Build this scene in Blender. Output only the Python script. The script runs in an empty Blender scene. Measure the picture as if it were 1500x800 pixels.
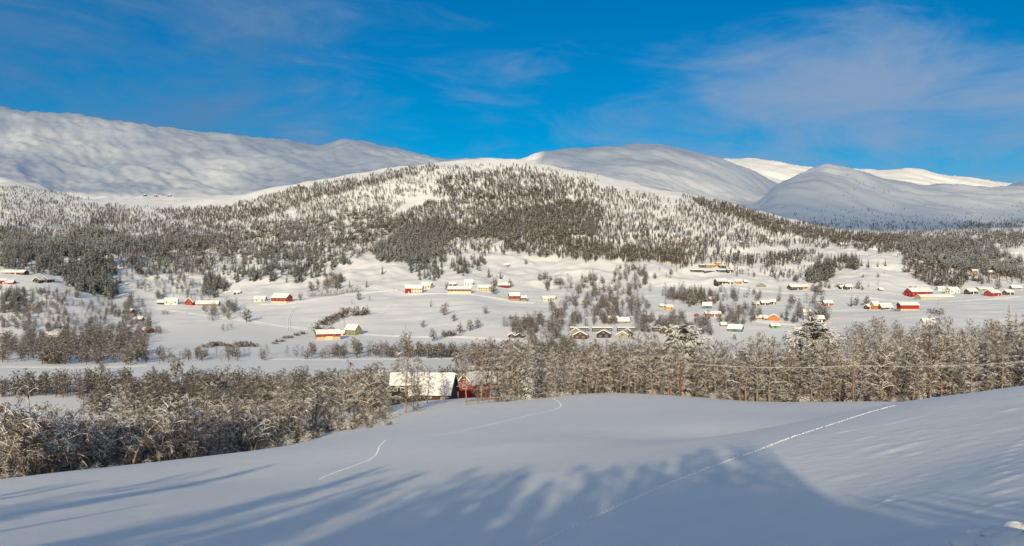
import bpy, math, random
import numpy as np
from mathutils import Vector

# ------------------------------------------------------------------ camera, sky, sun, exposure
S = bpy.context.scene
C = S.collection
R = math.radians
F, CU, CV = 1300.0, 750.0, 400.0          # focal length and centre of the 1500 x 800 photograph
cam = bpy.data.objects.new('camera', bpy.data.cameras.new('camera'))
C.objects.link(cam)
cam.rotation_euler = (R(90), 0, 0)         # level, looking along +Y from the origin
cam.data.sensor_width = 36.0
cam.data.lens = 36.0 * F / 1500.0
cam.data.clip_start = 0.5
cam.data.clip_end = 60000
S.camera = cam

SUN_AZ, SUN_EL = R(10.0), R(16.5)          # shadows run away from the camera, to the right
SUN_DIR = Vector((math.sin(SUN_AZ) * math.cos(SUN_EL), math.cos(SUN_AZ) * math.cos(SUN_EL), -math.sin(SUN_EL)))
sd = bpy.data.lights.new('sun', 'SUN')
sd.energy = 4.7
sd.angle = R(0.5)
sd.color = (1.0, 0.81, 0.52)
sun = bpy.data.objects.new('sun', sd)
C.objects.link(sun)
sun.rotation_euler = SUN_DIR.to_track_quat('-Z', 'Y').to_euler()
sun.location = (0, -50, 200)

S.view_settings.view_transform = 'Standard'
S.view_settings.look = 'None'
S.view_settings.exposure = 0.0
S.view_settings.gamma = 1.0
S.view_settings.use_curve_mapping = False
S.cycles.max_bounces = 5
S.cycles.diffuse_bounces = 3
S.cycles.transparent_max_bounces = 12
S.cycles.use_adaptive_sampling = True
S.cycles.use_denoising = True
S.cycles.denoiser = 'OPENIMAGEDENOISE'
S.cycles.denoising_input_passes = 'RGB_ALBEDO_NORMAL'
S.cycles.denoising_prefilter = 'ACCURATE'

W = bpy.data.worlds.new('World')
S.world = W
W.use_nodes = True
nt = W.node_tree
nt.nodes.clear()
def N(t, kind, **kw):
    n = t.nodes.new(kind)
    for k, v in kw.items():
        setattr(n, k, v)
    return n
def L(t, a, b):
    t.links.new(a, b)
out = N(nt, 'ShaderNodeOutputWorld')
bg = N(nt, 'ShaderNodeBackground')
bg.inputs['Strength'].default_value = 0.1
sky = N(nt, 'ShaderNodeTexSky', sky_type='NISHITA')
sky.sun_disc = False
sky.sun_elevation = SUN_EL
sky.sun_rotation = math.pi + SUN_AZ
sky.altitude = 500
sky.air_density = 1.0
sky.dust_density = 0.0
sky.ozone_density = 4.0
hs = N(nt, 'ShaderNodeHueSaturation')
hs.inputs['Saturation'].default_value = 1.8
hs.inputs['Value'].default_value = 0.84
L(nt, sky.outputs[0], hs.inputs['Color'])
tc = N(nt, 'ShaderNodeTexCoord')
def cloud_noise(scale, stretch, detail, dist, rot=0.0, loc=(0, 0, 0), rough=0.55):
    mp = N(nt, 'ShaderNodeMapping')
    mp.inputs['Scale'].default_value = stretch
    mp.inputs['Rotation'].default_value = (0, R(rot), 0)
    mp.inputs['Location'].default_value = loc
    L(nt, tc.outputs['Generated'], mp.inputs['Vector'])
    nz = N(nt, 'ShaderNodeTexNoise')
    nz.inputs['Scale'].default_value = scale
    nz.inputs['Detail'].default_value = detail
    nz.inputs['Roughness'].default_value = rough
    nz.inputs['Distortion'].default_value = dist
    L(nt, mp.outputs[0], nz.inputs['Vector'])
    return nz.outputs[0]
def mathn(op, a, b=None, clamp=False):
    m = N(nt, 'ShaderNodeMath', operation=op)
    m.use_clamp = clamp
    for i, s in enumerate((a, b)):
        if s is None: continue
        if isinstance(s, (int, float)): m.inputs[i].default_value = s
        else: L(nt, s, m.inputs[i])
    return m.outputs[0]
def ramp(v, lo, hi):
    m = N(nt, 'ShaderNodeMapRange', interpolation_type='SMOOTHSTEP')
    m.inputs['From Min'].default_value = lo
    m.inputs['From Max'].default_value = hi
    L(nt, v, m.inputs['Value'])
    return m.outputs[0]
big = cloud_noise(2.3, (1.0, 1.0, 2.6), 6, 0.35, rot=-10, loc=(0.3, 0.0, 0.55))
wisp = cloud_noise(5.0, (1.0, 1.0, 3.6), 9, 0.8, rot=-16, loc=(1.7, 0.4, 0.1), rough=0.62)
mixed = mathn('ADD', mathn('MULTIPLY', big, 0.58), mathn('MULTIPLY', wisp, 0.42))
# the cloud bank is thicker to the right (towards +X) and low over the mountains
sep = N(nt, 'ShaderNodeSeparateXYZ')
L(nt, tc.outputs['Generated'], sep.inputs[0])
rightw = mathn('MULTIPLY', ramp(sep.outputs['X'], 0.0, 0.40), 0.17)
leftw = mathn('MULTIPLY', ramp(mathn('MULTIPLY', sep.outputs['X'], -1.0), 0.05, 0.40), 0.085)
topw = mathn('MULTIPLY', mathn('MULTIPLY', ramp(sep.outputs['Z'], 0.15, 0.28), ramp(sep.outputs['X'], -0.05, 0.2)), -0.20)
dens = ramp(mathn('ADD', mathn('ADD', mixed, topw), mathn('ADD', rightw, leftw)), 0.47, 0.73)
mix = N(nt, 'ShaderNodeMix', data_type='RGBA')
cloud_fac = mathn('MULTIPLY', dens, 0.95)
L(nt, cloud_fac, mix.inputs['Factor'])
L(nt, hs.outputs[0], mix.inputs['A'])
ccol = N(nt, 'ShaderNodeMix', data_type='RGBA')
ccol.inputs['A'].default_value = (1.05, 2.25, 4.2, 1)
ccol.inputs['B'].default_value = (2.35, 3.55, 5.4, 1)
L(nt, ramp(mathn('ADD', sep.outputs['X'], mathn('MULTIPLY', mathn('SUBTRACT', wisp, 0.5), 1.1)), -0.3, 0.3), ccol.inputs['Factor'])
L(nt, ccol.outputs['Result'], mix.inputs['B'])
# bright cloud added to the unseen sky behind the camera, raising the ambient light
ambient_veil = N(nt, 'ShaderNodeMix', data_type='RGBA')
L(nt, mathn('MULTIPLY', ramp(mathn('MULTIPLY', sep.outputs['Y'], -1.0), -0.30, 0.7), ramp(mixed, 0.25, 0.6)), ambient_veil.inputs['Factor'])
L(nt, mix.outputs['Result'], ambient_veil.inputs['A'])
ambient_veil.inputs['B'].default_value = (4.6, 5.6, 6.4, 1)
L(nt, ambient_veil.outputs['Result'], bg.inputs['Color'])
L(nt, bg.outputs[0], out.inputs['Surface'])

# ------------------------------------------------------------------ helpers
rng = np.random.default_rng(7)
random.seed(11)

def pchip1(xk, yk):
    xk = np.asarray(xk, float); yk = np.asarray(yk, float)
    h = np.diff(xk); d = np.diff(yk) / h
    m = np.zeros_like(yk)
    for i in range(1, len(xk) - 1):
        if d[i-1] * d[i] > 0:
            w1 = 2*h[i] + h[i-1]; w2 = h[i] + 2*h[i-1]
            m[i] = (w1 + w2) / (w1 / d[i-1] + w2 / d[i])
    m[0] = d[0] * 0.5; m[-1] = d[-1] * 0.5
    def f(x):
        x = np.clip(x, xk[0], xk[-1])
        i = np.clip(np.searchsorted(xk, x) - 1, 0, len(xk) - 2)
        t = (x - xk[i]) / h[i]
        return ((2*t**3 - 3*t**2 + 1) * yk[i] + (t**3 - 2*t**2 + t) * h[i] * m[i]
                + (-2*t**3 + 3*t**2) * yk[i+1] + (t**3 - t**2) * h[i] * m[i+1])
    return f

_P = np.random.default_rng(3).permutation(512)
_P = np.concatenate([_P, _P])
_A = np.random.default_rng(5).uniform(0, 2*np.pi, 512)
_GX, _GY = np.cos(_A), np.sin(_A)
def perlin(x, y):
    xi = np.floor(x).astype(int); yi = np.floor(y).astype(int)
    xf = x - xi; yf = y - yi
    xi &= 511; yi &= 511
    u = xf**3 * (xf * (xf*6 - 15) + 10); v = yf**3 * (yf * (yf*6 - 15) + 10)
    def g(ix, iy, dx, dy):
        k = _P[(_P[ix & 511] + iy) & 511]
        return _GX[k]*dx + _GY[k]*dy
    a = g(xi, yi, xf, yf); b = g(xi+1, yi, xf-1, yf)
    c = g(xi, yi+1, xf, yf-1); d = g(xi+1, yi+1, xf-1, yf-1)
    return (a*(1-u) + b*u)*(1-v) + (c*(1-u) + d*u)*v
def fbm(x, y, octs=4, gain=0.5):
    s = 0.0; a = 1.0
    for o in range(octs):
        s = s + a * perlin(x * 2**o + 17.3*o, y * 2**o - 9.1*o)
        a *= gain
    return s
def sstep(a, b, x):
    t = np.clip((x - a) / (b - a), 0, 1)
    return t*t*(3 - 2*t)

# ------------------------------------------------------------------ the lie of the land
# Each line runs across the valley: (bearing as a photo column, sight height as a photo row, distance in m).
def line(pts):
    p = np.array(pts, float)
    return pchip1(p[:, 0], p[:, 1]), pchip1(p[:, 0], p[:, 2])
K = [
 line([(-700,790,62),(0,703,75),(250,674,95),(420,653,112),(500,640,120),(600,617,130),(700,597,142),(800,583,152),(910,576,160),(1000,580,158),(1100,588,150),(1270,588,142),(1380,589,135),(1500,590,130),(2200,600,120)]),   # crest of the snow field
 line([(-700,770,100),(0,716,105),(250,688,125),(430,640,150),(500,625,165),(560,598,180),(640,586,185),(720,582,190),(780,586,195),(910,590,200),(1000,596,200),(1200,600,190),(1500,600,180),(2200,600,170)]),
 line([(-700,606,330),(0,606,330),(600,604,330),(850,596,330),(1000,590,330),(1120,565,320),(1200,540,300),(1290,517,280),(1400,526,280),(1500,520,290),(2200,520,300)]),
 line([(-700,541,480),(600,541,480),(900,541,480),(1100,541,470),(1290,540,430),(1500,536,430),(2200,530,430)]),
 line([(-700,505,650),(0,506,650),(600,506,650),(900,508,650),(1100,506,650),(1300,490,650),(1500,485,650),(2200,480,650)]),
 line([(-700,460,760),(0,472,760),(100,479,760),(200,492,740),(300,487,750),(480,492,730),(600,486,740),(700,473,760),(850,486,740),(950,483,740),(1150,478,750),(1300,461,780),(1500,455,780),(2200,440,800)]),
 line([(-700,380,960),(0,403,950),(60,408,950),(110,424,940),(170,443,930),(230,447,950),(300,447,960),(400,440,970),(600,427,980),(680,427,980),(760,439,960),(860,437,970),(1000,430,1000),(1200,430,980),(1300,438,930),(1400,428,970),(1500,425,980),(2200,400,1000)]),
 line([(-700,330,1300),(0,352,1300),(150,357,1300),(260,384,1260),(340,384,1260),(430,392,1230),(520,385,1240),(600,385,1240),(680,378,1260),(750,378,1260),(830,376,1270),(900,378,1260),(1050,378,1240),(1150,382,1220),(1230,386,1180),(1300,382,1230),(1400,382,1240),(1500,375,1270),(2200,360,1300)]),
 line([(-700,300,1750),(0,318,1750),(150,330,1700),(300,335,1650),(450,327,1600),(600,316,1600),(750,314,1600),(900,320,1560),(1000,331,1540),(1100,346,1480),(1230,362,1420),(1300,361,1480),(1400,358,1560),(1500,352,1650),(2200,340,1700)]),
 line([(-700,255,2500),(0,276,2400),(60,284,2350),(150,296,2300),(250,301,2300),(330,290,2250),(420,271,2200),(520,256,2150),(600,245,2100),(650,238,2100),(750,235,2100),(830,247,2050),(900,265,2000),(1000,286,1900),(1060,298,1850),(1150,323,1750),(1230,340,1700),(1300,344,1850),(1400,338,2100),(1500,335,2200),(2200,330,2300)]),
 line([(-700,250,3000),(0,262,2900),(150,287,2900),(250,291,2850),(330,290,2800),(420,285,2700),(520,275,2650),(650,262,2600),(750,257,2600),(830,262,2600),(900,275,2550),(1000,300,2500),(1060,312,2450),(1150,326,2400),(1230,328,2400),(1300,326,2500),(1400,320,2600),(1500,318,2700),(2200,310,2800)]),
 line([(-700,205,3800),(0,225,3700),(150,235,3700),(300,245,3700),(420,248,3600),(520,246,3600),(650,252,3500),(750,258,3400),(830,255,3400),(900,264,3300),(1000,285,3300),(1060,300,3300),(1100,303,3300),(1130,284,3400),(1170,264,3500),(1210,254,3550),(1250,259,3600),(1290,268,3650),(1370,279,3700),(1450,279,3700),(1500,271,3800),(2200,240,3900)]),
 line([(-700,225,4200),(0,198,4100),(150,208,4100),(300,222,4100),(420,230,4100),(520,226,4100),(650,245,4000),(750,256,4000),(830,243,3900),(900,242,3900),(1000,255,3900),(1060,272,3900),(1130,296,3900),(1170,285,4000),(1210,275,4100),(1290,282,4200),(1400,290,4200),(1500,285,4300),(2200,260,4400)]),
 line([(-700,150,5000),(0,165,4900),(70,167,4900),(180,180,4900),(300,197,4900),(400,207,4900),(470,215,4900),(515,206,4900),(560,215,4900),(640,232,4900),(700,238,4900),(750,239,4800),(790,228,4700),(830,222,4700),(900,219,4700),(960,217,4700),(1000,224,4700),(1060,239,4700),(1100,255,4700),(1140,278,4700),(1180,290,4800),(1290,290,4900),(1500,290,5000),(2200,280,5000)]),
 line([(-700,210,6200),(0,215,6200),(515,240,6200),(750,260,6200),(960,250,6200),(1060,258,6200),(1140,270,6200),(1210,277,6200),(1290,280,6200),(1400,285,6200),(1500,290,6200),(2200,290,6200)]),
 line([(-700,220,8200),(0,220,8200),(515,240,8200),(750,262,8200),(960,250,8200),(1060,239,8200),(1100,238,8200),(1140,244,8200),(1200,252,8200),(1250,254,8200),(1290,257,8200),(1330,254,8200),(1380,263,8200),(1430,267,8200),(1480,272,8200),(1520,278,8200),(2200,285,8200)]),
 line([(-700,300,11000),(2200,300,11000)]),
]
def knots(u):
    Y = np.array([k[1](u) for k in K])
    Z = np.array([(CV - k[0](u)) / F for k in K]) * Y
    return Y, Z
Y_CREST = K[0][1]

def P3(u, v, Y):
    return ((u - CU) / F * Y, Y, (CV - v) / F * Y)
near_ctrl = [P3(*p) for p in [
  (0,800,32),(375,800,31),(750,800,30),(1000,800,25),(1200,800,18),(1350,800,14),(1500,800,11),
  (1500,690,20),(1350,690,27),(1500,610,33),
  (1500,567,45),(1400,579,52),(1310,590,58),(1180,616,58),(1080,641,55),(1000,662,50),(880,695,44),
  (1500,582,62),(1400,593,70),(1310,604,78),(1180,625,76),(1080,641,76),
  (1200,604,105),(1320,600,105),(1000,622,90),(750,648,75),(560,672,75),(375,702,66),(150,728,56),(0,748,50)]]
for u in (-500, -250, 0, 250, 420, 600, 700, 800, 910, 1000, 1100, 1270, 1380, 1500, 1800):
    near_ctrl.append(P3(u, K[0][0](u), K[0][1](u)))
    near_ctrl.append(P3(u, K[1][0](u), K[1][1](u)))
near_ctrl += [(0, 0, -1.75), (-12, 4, -3.4), (-40, 0, -6.5), (-80, 0, -11), (30, 0, 0.2), (70, 0, 3),
              (0, -40, -1.4), (-60, -40, -6.5), (60, -40, 0.0), (0, -90, -0.5), (-90, -90, -6), (90, -90, 1),
              (-70, 30, -16), (60, 25, -0.5), (110, 60, -4)]
nc = np.array(near_ctrl)
def _tps_phi(r2):
    return 0.5 * r2 * np.log(r2 + 1e-9)
_n = len(nc)
_D = ((nc[:, None, :2] - nc[None, :, :2])**2).sum(-1)
_Amat = np.zeros((_n+3, _n+3))
_Amat[:_n, :_n] = _tps_phi(_D) + np.eye(_n) * 6.0
_Amat[:_n, _n] = 1; _Amat[:_n, _n+1:] = nc[:, :2]
_Amat[_n, :_n] = 1; _Amat[_n+1:, :_n] = nc[:, :2].T
_w = np.linalg.solve(_Amat, np.concatenate([nc[:, 2], np.zeros(3)]))
def tps(x, y):
    z = _w[_n] + _w[_n+1]*x + _w[_n+2]*y
    for i in range(_n):
        z = z + _w[i] * _tps_phi((x - nc[i, 0])**2 + (y - nc[i, 1])**2)
    return z

def far_ground(x, y):
    y = np.maximum(y, 20.0)
    u = CU + F * x / y
    Yk, Zk = knots(u)
    T = np.log(Yk); t = np.clip(np.log(y), T[0], T[-1])
    h = np.diff(T, axis=0); d = np.diff(Zk, axis=0) / h
    m = np.zeros_like(Zk)
    with np.errstate(divide='ignore', invalid='ignore'):
        w1 = 2*h[1:] + h[:-1]; w2 = h[1:] + 2*h[:-1]
        hm = (w1 + w2) / (w1 / d[:-1] + w2 / d[1:])
    m[1:-1] = np.where(d[:-1]*d[1:] > 0, np.nan_to_num(hm), 0)
    m[0] = d[0]; m[-1] = d[-1]
    i = np.clip((t[None, :] >= T).sum(0) - 1, 0, len(K) - 2)
    j = np.arange(len(t))
    hh = h[i, j]; s = (t - T[i, j]) / hh
    z = ((2*s**3 - 3*s**2 + 1)*Zk[i, j] + (s**3 - 2*s**2 + s)*hh*m[i, j]
         + (-2*s**3 + 3*s**2)*Zk[i+1, j] + (s**3 - s**2)*hh*m[i+1, j])
    # knolls, gullies and wind drifts
    zi = z
    a1 = sstep(250, 420, y) * (1 - sstep(2300, 3000, y))
    flat = 1 - (1 - sstep(-50.5, -44, zi)) * sstep(300, 400, y)           # the valley floor stays level
    z = z + a1*flat*(2.3*fbm(x/85, y/110, 4) + 1.3*sstep(680, 800, y)*(.5-np.abs(fbm(x/140+2, y/34, 3))) + sstep(1000, 1500, y)*9*fbm(x/190, y/260, 5, 0.55))
    knoll = sstep(900, 1150, y)*(1-sstep(1500, 1800, y))
    z = z + knoll*10*fbm(x/70+9, y/100, 4)
    a2 = sstep(2300, 3200, y)
    rid = 1 - np.abs(fbm((x*0.8 + y*0.55)/420, (y*0.9 - x*0.5)/1300, 5, 0.55))*2.0
    z = z + a2*(30*fbm(x/900, y/900, 5, 0.5) + 24*rid - 12 + 12*fbm((x+y*.6)/120, (y-x*.5)/520+7, 4, .55) + 9*(.5-np.abs(fbm((x+y*.3)/75+3, (y-x*.4)/170, 4, .6))))
    return z

def detail_near(x, y):
    """drifts, dents and half-buried tussocks of the slope on the right"""
    z = 0.05*fbm(x/9, y/14, 3) + 0.011*fbm(x/1.3+y*.1, y/2.6, 4, .6)
    rr = sstep(3, 9, x) * sstep(7, 12, y) * (1 - sstep(48, 60, y))
    z = z + rr*(0.016*fbm((x*0.9 + y*.2)/0.7, y/1.3, 5, 0.62) + 0.03*fbm(x/5, y/9, 2))
    for (u, v, Y, sx, sy, hgt) in DENTS:
        cx, cy = (u-CU)/F*Y, Y
        q = ((x-cx)/sx)**2 + ((y-cy)/sy)**2
        sx = sx*.5; sy = sy*.75; hgt = hgt*0.30
        z = z + hgt*np.exp(-q)
        q2 = ((x-cx)/sx)**2 + ((y-cy+1.3*sy)/sy)**2
        z = z - 0.6*hgt*np.exp(-q2)
    return z
DENTS = []

def ground(x, y):
    x = np.atleast_1d(np.asarray(x, float)); y = np.atleast_1d(np.asarray(y, float))
    z = np.empty_like(x)
    yc = Y_CREST(CU + F*x/np.maximum(y, 1.0))
    a = y / yc
    nearm = a < 1.45
    farm = a > 1.0
    zn = np.zeros_like(x); zf = np.zeros_like(x)
    if nearm.any(): zn[nearm] = tps(x[nearm], y[nearm]) + detail_near(x[nearm], y[nearm])
    if farm.any(): zf[farm] = far_ground(x[farm], y[farm])
    b = sstep(1.0, 1.45, a)
    b = np.where(y < 20, 0, b)
    return zn*(1-b) + zf*b
def gz(x, y):
    return float(ground(x, y)[0])

# sight table: for a photo column and row, where the line of sight meets the ground
_US = np.arange(-100, 1604, 4.0)
_YS = np.exp(np.linspace(np.log(9), np.log(9000), 900))
_UU, _YY = np.meshgrid(_US, _YS)
_ZZ = ground(((_UU-CU)/F*_YY).ravel(), _YY.ravel()).reshape(_UU.shape)
_VV = CV - F*_ZZ/_YY
_HOR = np.minimum.accumulate(_VV, axis=0)            # skyline so far
def sight(u, v, ymin=0.0):
    """arrays of photo columns/rows -> x, y, z on the ground (nan where the sight misses)"""
    u = np.atleast_1d(np.asarray(u, float)); v = np.atleast_1d(np.asarray(v, float))
    ci = np.clip(np.rint((u - _US[0]) / 4).astype(int), 0, len(_US)-1)
    Y = np.full(u.shape, np.nan)
    for k in range(len(u)):
        col = _VV[:, ci[k]]
        ok = (col <= v[k]) & (_YS >= ymin)
        i = int(np.argmax(ok))
        if not ok[i]: continue
        if i > 0 and _YS[i-1] >= ymin and col[i-1] > v[k]:
            f = (col[i-1] - v[k]) / max(col[i-1] - col[i], 1e-6)
            Y[k] = _YS[i-1] + f*(_YS[i] - _YS[i-1])
        else:
            Y[k] = _YS[i]
    x = (u-CU)/F*Y
    z = np.full(u.shape, np.nan)
    g = ~np.isnan(Y)
    if g.any(): z[g] = ground(x[g], Y[g])
    return x, Y, z
def at(u, v, ymin=0.0):
    x, y, z = sight(u, v, ymin)
    return Vector((float(x[0]), float(y[0]), float(z[0])))

# ------------------------------------------------------------------ materials
MATS = {}
def mat(name, base, rough=0.8, noise=0.0, nscale=3.0, snow=None, bump=0.0, bscale=1.0, spec=0.3, snow_noise=0.6, snow_scale=1.2, coord='Object'):
    """procedural surface; snow = (lo, hi) lays snow where the face looks up more than that"""
    if name in MATS: return MATS[name]
    m = bpy.data.materials.new(name)
    m.use_nodes = True
    t = m.node_tree
    p = t.nodes['Principled BSDF']
    p.inputs['Roughness'].default_value = rough
    p.inputs['Specular IOR Level'].default_value = spec
    co = N(t, 'ShaderNodeTexCoord')
    col = None
    rgb = N(t, 'ShaderNodeRGB'); rgb.outputs[0].default_value = (*base, 1)
    col = rgb.outputs[0]
    if noise > 0:
        nz = N(t, 'ShaderNodeTexNoise'); nz.inputs['Scale'].default_value = nscale; nz.inputs['Detail'].default_value = 4
        L(t, co.outputs[coord], nz.inputs['Vector'])
        mr = N(t, 'ShaderNodeMapRange'); mr.inputs['From Min'].default_value = 0.3; mr.inputs['From Max'].default_value = 0.7
        mr.inputs['To Min'].default_value = 1-noise; mr.inputs['To Max'].default_value = 1+noise
        L(t, nz.outputs[0], mr.inputs['Value'])
        mu = N(t, 'ShaderNodeMix', data_type='RGBA', blend_type='MULTIPLY'); mu.inputs['Factor'].default_value = 1
        L(t, col, mu.inputs['A']); L(t, mr.outputs[0], mu.inputs['B'])
        col = mu.outputs['Result']
    if snow:
        ge = N(t, 'ShaderNodeNewGeometry')
        se = N(t, 'ShaderNodeSeparateXYZ'); L(t, ge.outputs['True Normal'], se.inputs[0])
        nz = N(t, 'ShaderNodeTexNoise'); nz.inputs['Scale'].default_value = snow_scale; nz.inputs['Detail'].default_value = 2
        L(t, co.outputs['Object'], nz.inputs['Vector'])
        sb = N(t, 'ShaderNodeMath', operation='SUBTRACT'); L(t, nz.outputs[0], sb.inputs[0]); sb.inputs[1].default_value = 0.5
        ma = N(t, 'ShaderNodeMath', operation='MULTIPLY_ADD'); L(t, sb.outputs[0], ma.inputs[0]); ma.inputs[1].default_value = snow_noise*2
        L(t, se.outputs['Z'], ma.inputs[2])
        mr = N(t, 'ShaderNodeMapRange'); mr.inputs['From Min'].default_value = snow[0]; mr.inputs['From Max'].default_value = snow[1]
        L(t, ma.outputs[0], mr.inputs['Value'])
        mx = N(t, 'ShaderNodeMix', data_type='RGBA'); L(t, mr.outputs[0], mx.inputs['Factor']); L(t, col, mx.inputs['A'])
        mx.inputs['B'].default_value = (0.82, 0.83, 0.85, 1)
        col = mx.outputs['Result']
    L(t, col, p.inputs['Base Color'])
    if bump > 0:
        nz = N(t, 'ShaderNodeTexNoise'); nz.inputs['Scale'].default_value = bscale; nz.inputs['Detail'].default_value = 6
        L(t, co.outputs['Object'], nz.inputs['Vector'])
        b = N(t, 'ShaderNodeBump'); b.inputs['Strength'].default_value = bump; b.inputs['Distance'].default_value = 0.1
        L(t, nz.outputs[0], b.inputs['Height']); L(t, b.outputs[0], p.inputs['Normal'])
    MATS[name] = m
    return m

SNOW = (0.86, 0.87, 0.88)
m_snow_near = mat('fresh_snow', SNOW, 0.6, noise=0.02, nscale=0.5, bump=0.10, bscale=3.0, spec=0.15)
m_snow_far = mat('valley_snow', SNOW, 0.7, noise=0.03, nscale=0.02, spec=0.15)
m_snow_mtn = mat('mountain_snow', SNOW, 0.7, noise=0.03, nscale=0.004, spec=0.15)
m_snow_roof = mat('roof_snow', (0.87, 0.87, 0.87), 0.7, spec=0.2, bump=0.2, bscale=1.0)

# ------------------------------------------------------------------ mesh helpers
def mesh_obj(name, verts, faces, material, parent=None, smooth=False, link=True):
    me = bpy.data.meshes.new(name)
    verts = np.asarray(verts, np.float32)
    if isinstance(faces, np.ndarray):
        k = faces.shape[1]
        me.vertices.add(len(verts)); me.vertices.foreach_set('co', verts.ravel())
        me.loops.add(faces.size); me.loops.foreach_set('vertex_index', faces.ravel().astype(np.int32))
        me.polygons.add(len(faces)); me.polygons.foreach_set('loop_start', (np.arange(len(faces))*k).astype(np.int32))
        me.update(calc_edges=True)
    else:
        me.from_pydata([tuple(v) for v in verts], [], faces)
    if smooth:
        me.polygons.foreach_set('use_smooth', np.ones(len(me.polygons), bool))
    for mm in (material if isinstance(material, (list, tuple)) else [material]):
        me.materials.append(mm)
    o = bpy.data.objects.new(name, me)
    if parent is not None: o.parent = parent
    if link: C.objects.link(o)
    return o
def tag(o, label=None, cat=None, group=None, kind=None):
    if label: o['label'] = label
    if cat: o['category'] = cat
    if group: o['group'] = group
    if kind: o['kind'] = kind
    return o
def empty(name, loc, rz=0.0, scale=1.0):
    o = bpy.data.objects.new(name, None)
    o.empty_display_size = 0.5
    o.location = loc; o.rotation_euler = (0, 0, rz); o.scale = (scale,)*3
    C.objects.link(o)
    return o
def grid_faces(nr, nc_):
    i = np.arange(nr-1)[:, None]*nc_ + np.arange(nc_-1)[None, :]
    i = i.ravel()
    return np.stack([i, i+1, i+1+nc_, i+nc_], 1)

# ------------------------------------------------------------------ ground
DENTS += [(1238,639,42,.45,.5,.10),(1262,648,38,.6,.5,.09),(1285,655,35,.5,.5,.09),(1320,636,41,.9,.6,.10),(1338,664,33,.45,.4,.10),
          (1345,648,36,.5,.45,.09),(1335,672,31,.5,.4,.07),(1305,668,33,.6,.5,.06),(1388,624,42,.5,.4,.08),(1270,665,35,.6,.5,.06),
          (1300,741,22.5,.22,.22,.13),(1306,734,23,.15,.25,.08),(1300,668,33,1.0,.6,.07),(1480,604,36,.45,.4,.12),
          (1418,742,17,.22,.2,.09),(1340,784,15.2,.2,.15,.08),(1492,665,22,.3,.3,.06),(1485,690,20,.3,.3,.06),(1350,700,26,.5,.4,.05),(1280,705,27,.6,.5,.05),(1410,650,30,.7,.5,.05),(1240,690,30,.8,.6,.05)]
for v, u in ((725,1468),(712,1466),(700,1465),(688,1464),(676,1465),(664,1468),(654,1474),(646,1482),(640,1490),(634,1498)):
    DENTS.append((u, v, 17+ (725-v)*0.115, .28, .3, .09))

def snow_field():
    A = 95.0
    s = np.concatenate([np.linspace(-1.3, -0.42, 60)[:-1], np.linspace(-0.42, 0.03, 300)[:-1], np.linspace(0.03, 0.30, 420)[:-1], np.linspace(0.30, 0.45, 60)[:-1], np.linspace(0.45, 1.3, 50)])
    f = np.concatenate([np.linspace(-88, 6, 60)[:-1], np.linspace(6, 42, 420)[:-1], np.linspace(42, 75, 170)[:-1]])
    # rows beyond 75 m stretch to follow the crest
    tail = np.linspace(0, 1, 110)
    rows = []
    SS = s[None, :]
    def yend(sv):
        y = np.full_like(sv, 120.0)
        for _ in range(25):
            x = sv*(y+A)
            y = 0.5*y + 0.5*1.22*Y_CREST(CU + F*x/y)
        return y
    ye = yend(s)
    Yg = np.vstack([np.repeat(f[:, None], len(s), 1), 75 + tail[:, None]*(np.maximum(ye, 80)-75)[None, :]])
    Xg = SS*(Yg + A)
    Zg = ground(Xg.ravel(), Yg.ravel())
    v = np.stack([Xg.ravel(), Yg.ravel(), Zg], 1)
    o = mesh_obj('snow_field', v, grid_faces(*Yg.shape), m_snow_near, smooth=True)
    tag(o, 'smooth untouched snow slope falling away from the camera', kind='structure')
snow_field()

u_cols = np.concatenate([np.linspace(-650, -60, 60)[:-1], np.arange(-60, 1561, 4.0), np.linspace(1561, 2150, 60)[1:]])
def strip(name, y0, y1, n, m, label, low=0.0):
    """ground between two lines of distance (functions of the bearing)"""
    a = np.log(y0(u_cols))[None, :]; b = np.log(y1(u_cols))[None, :]
    t = np.linspace(0, 1, n)[:, None]
    Yg = np.exp(a + (b-a)*t)
    Xg = (u_cols[None, :] - CU)/F*Yg
    Zg = ground(Xg.ravel(), Yg.ravel()).reshape(Yg.shape)
    Zg[0] -= low
    o = mesh_obj(name, np.stack([Xg.ravel(), Yg.ravel(), Zg.ravel()], 1), grid_faces(*Yg.shape), m, smooth=True)
    tag(o, label, kind='structure')
    return o
const = lambda c: (lambda u: np.full_like(u, c))
strip('valley_floor', lambda u: Y_CREST(u)*1.19, const(660), 110, m_snow_far, 'level snow covered valley floor', low=0.5)
strip('farm_slope', const(660), const(1280), 180, m_snow_far, 'sunlit snow covered farm fields')
strip('wooded_hill', const(1280), const(2650), 220, m_snow_far, 'broad snow covered hill under the woods')
strip('mountains', const(2650), const(10800), 330, m_snow_mtn, 'rounded treeless snow mountains')

# ------------------------------------------------------------------ trees
m_bark = mat('birch_bark', (0.27, 0.205, 0.15), 0.9, noise=0.45, nscale=2.5, snow=(0.45, 0.7), snow_noise=0.5, snow_scale=1.0)
m_twig = mat('frosted_twigs', (0.125, 0.092, 0.07), 0.9, noise=0.3, nscale=0.6, snow=(0.30, 0.6), snow_noise=0.95, snow_scale=0.8)
m_twig_dark = mat('bare_twigs', (0.13, 0.098, 0.078), 0.9, noise=0.35, nscale=0.6, snow=(0.34, 0.64), snow_noise=0.9, snow_scale=0.7)
m_twig_far = mat('birch_wood_twigs', (0.085, 0.062, 0.047), 0.9, noise=0.35, nscale=0.01, snow=(0.55, 0.9), snow_noise=1.0, snow_scale=0.35)
m_needle = mat('spruce_needles', (0.040, 0.058, 0.036), 0.85, noise=0.3, nscale=0.8, snow=(0.55, 0.9), snow_noise=0.9, snow_scale=0.8)
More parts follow.
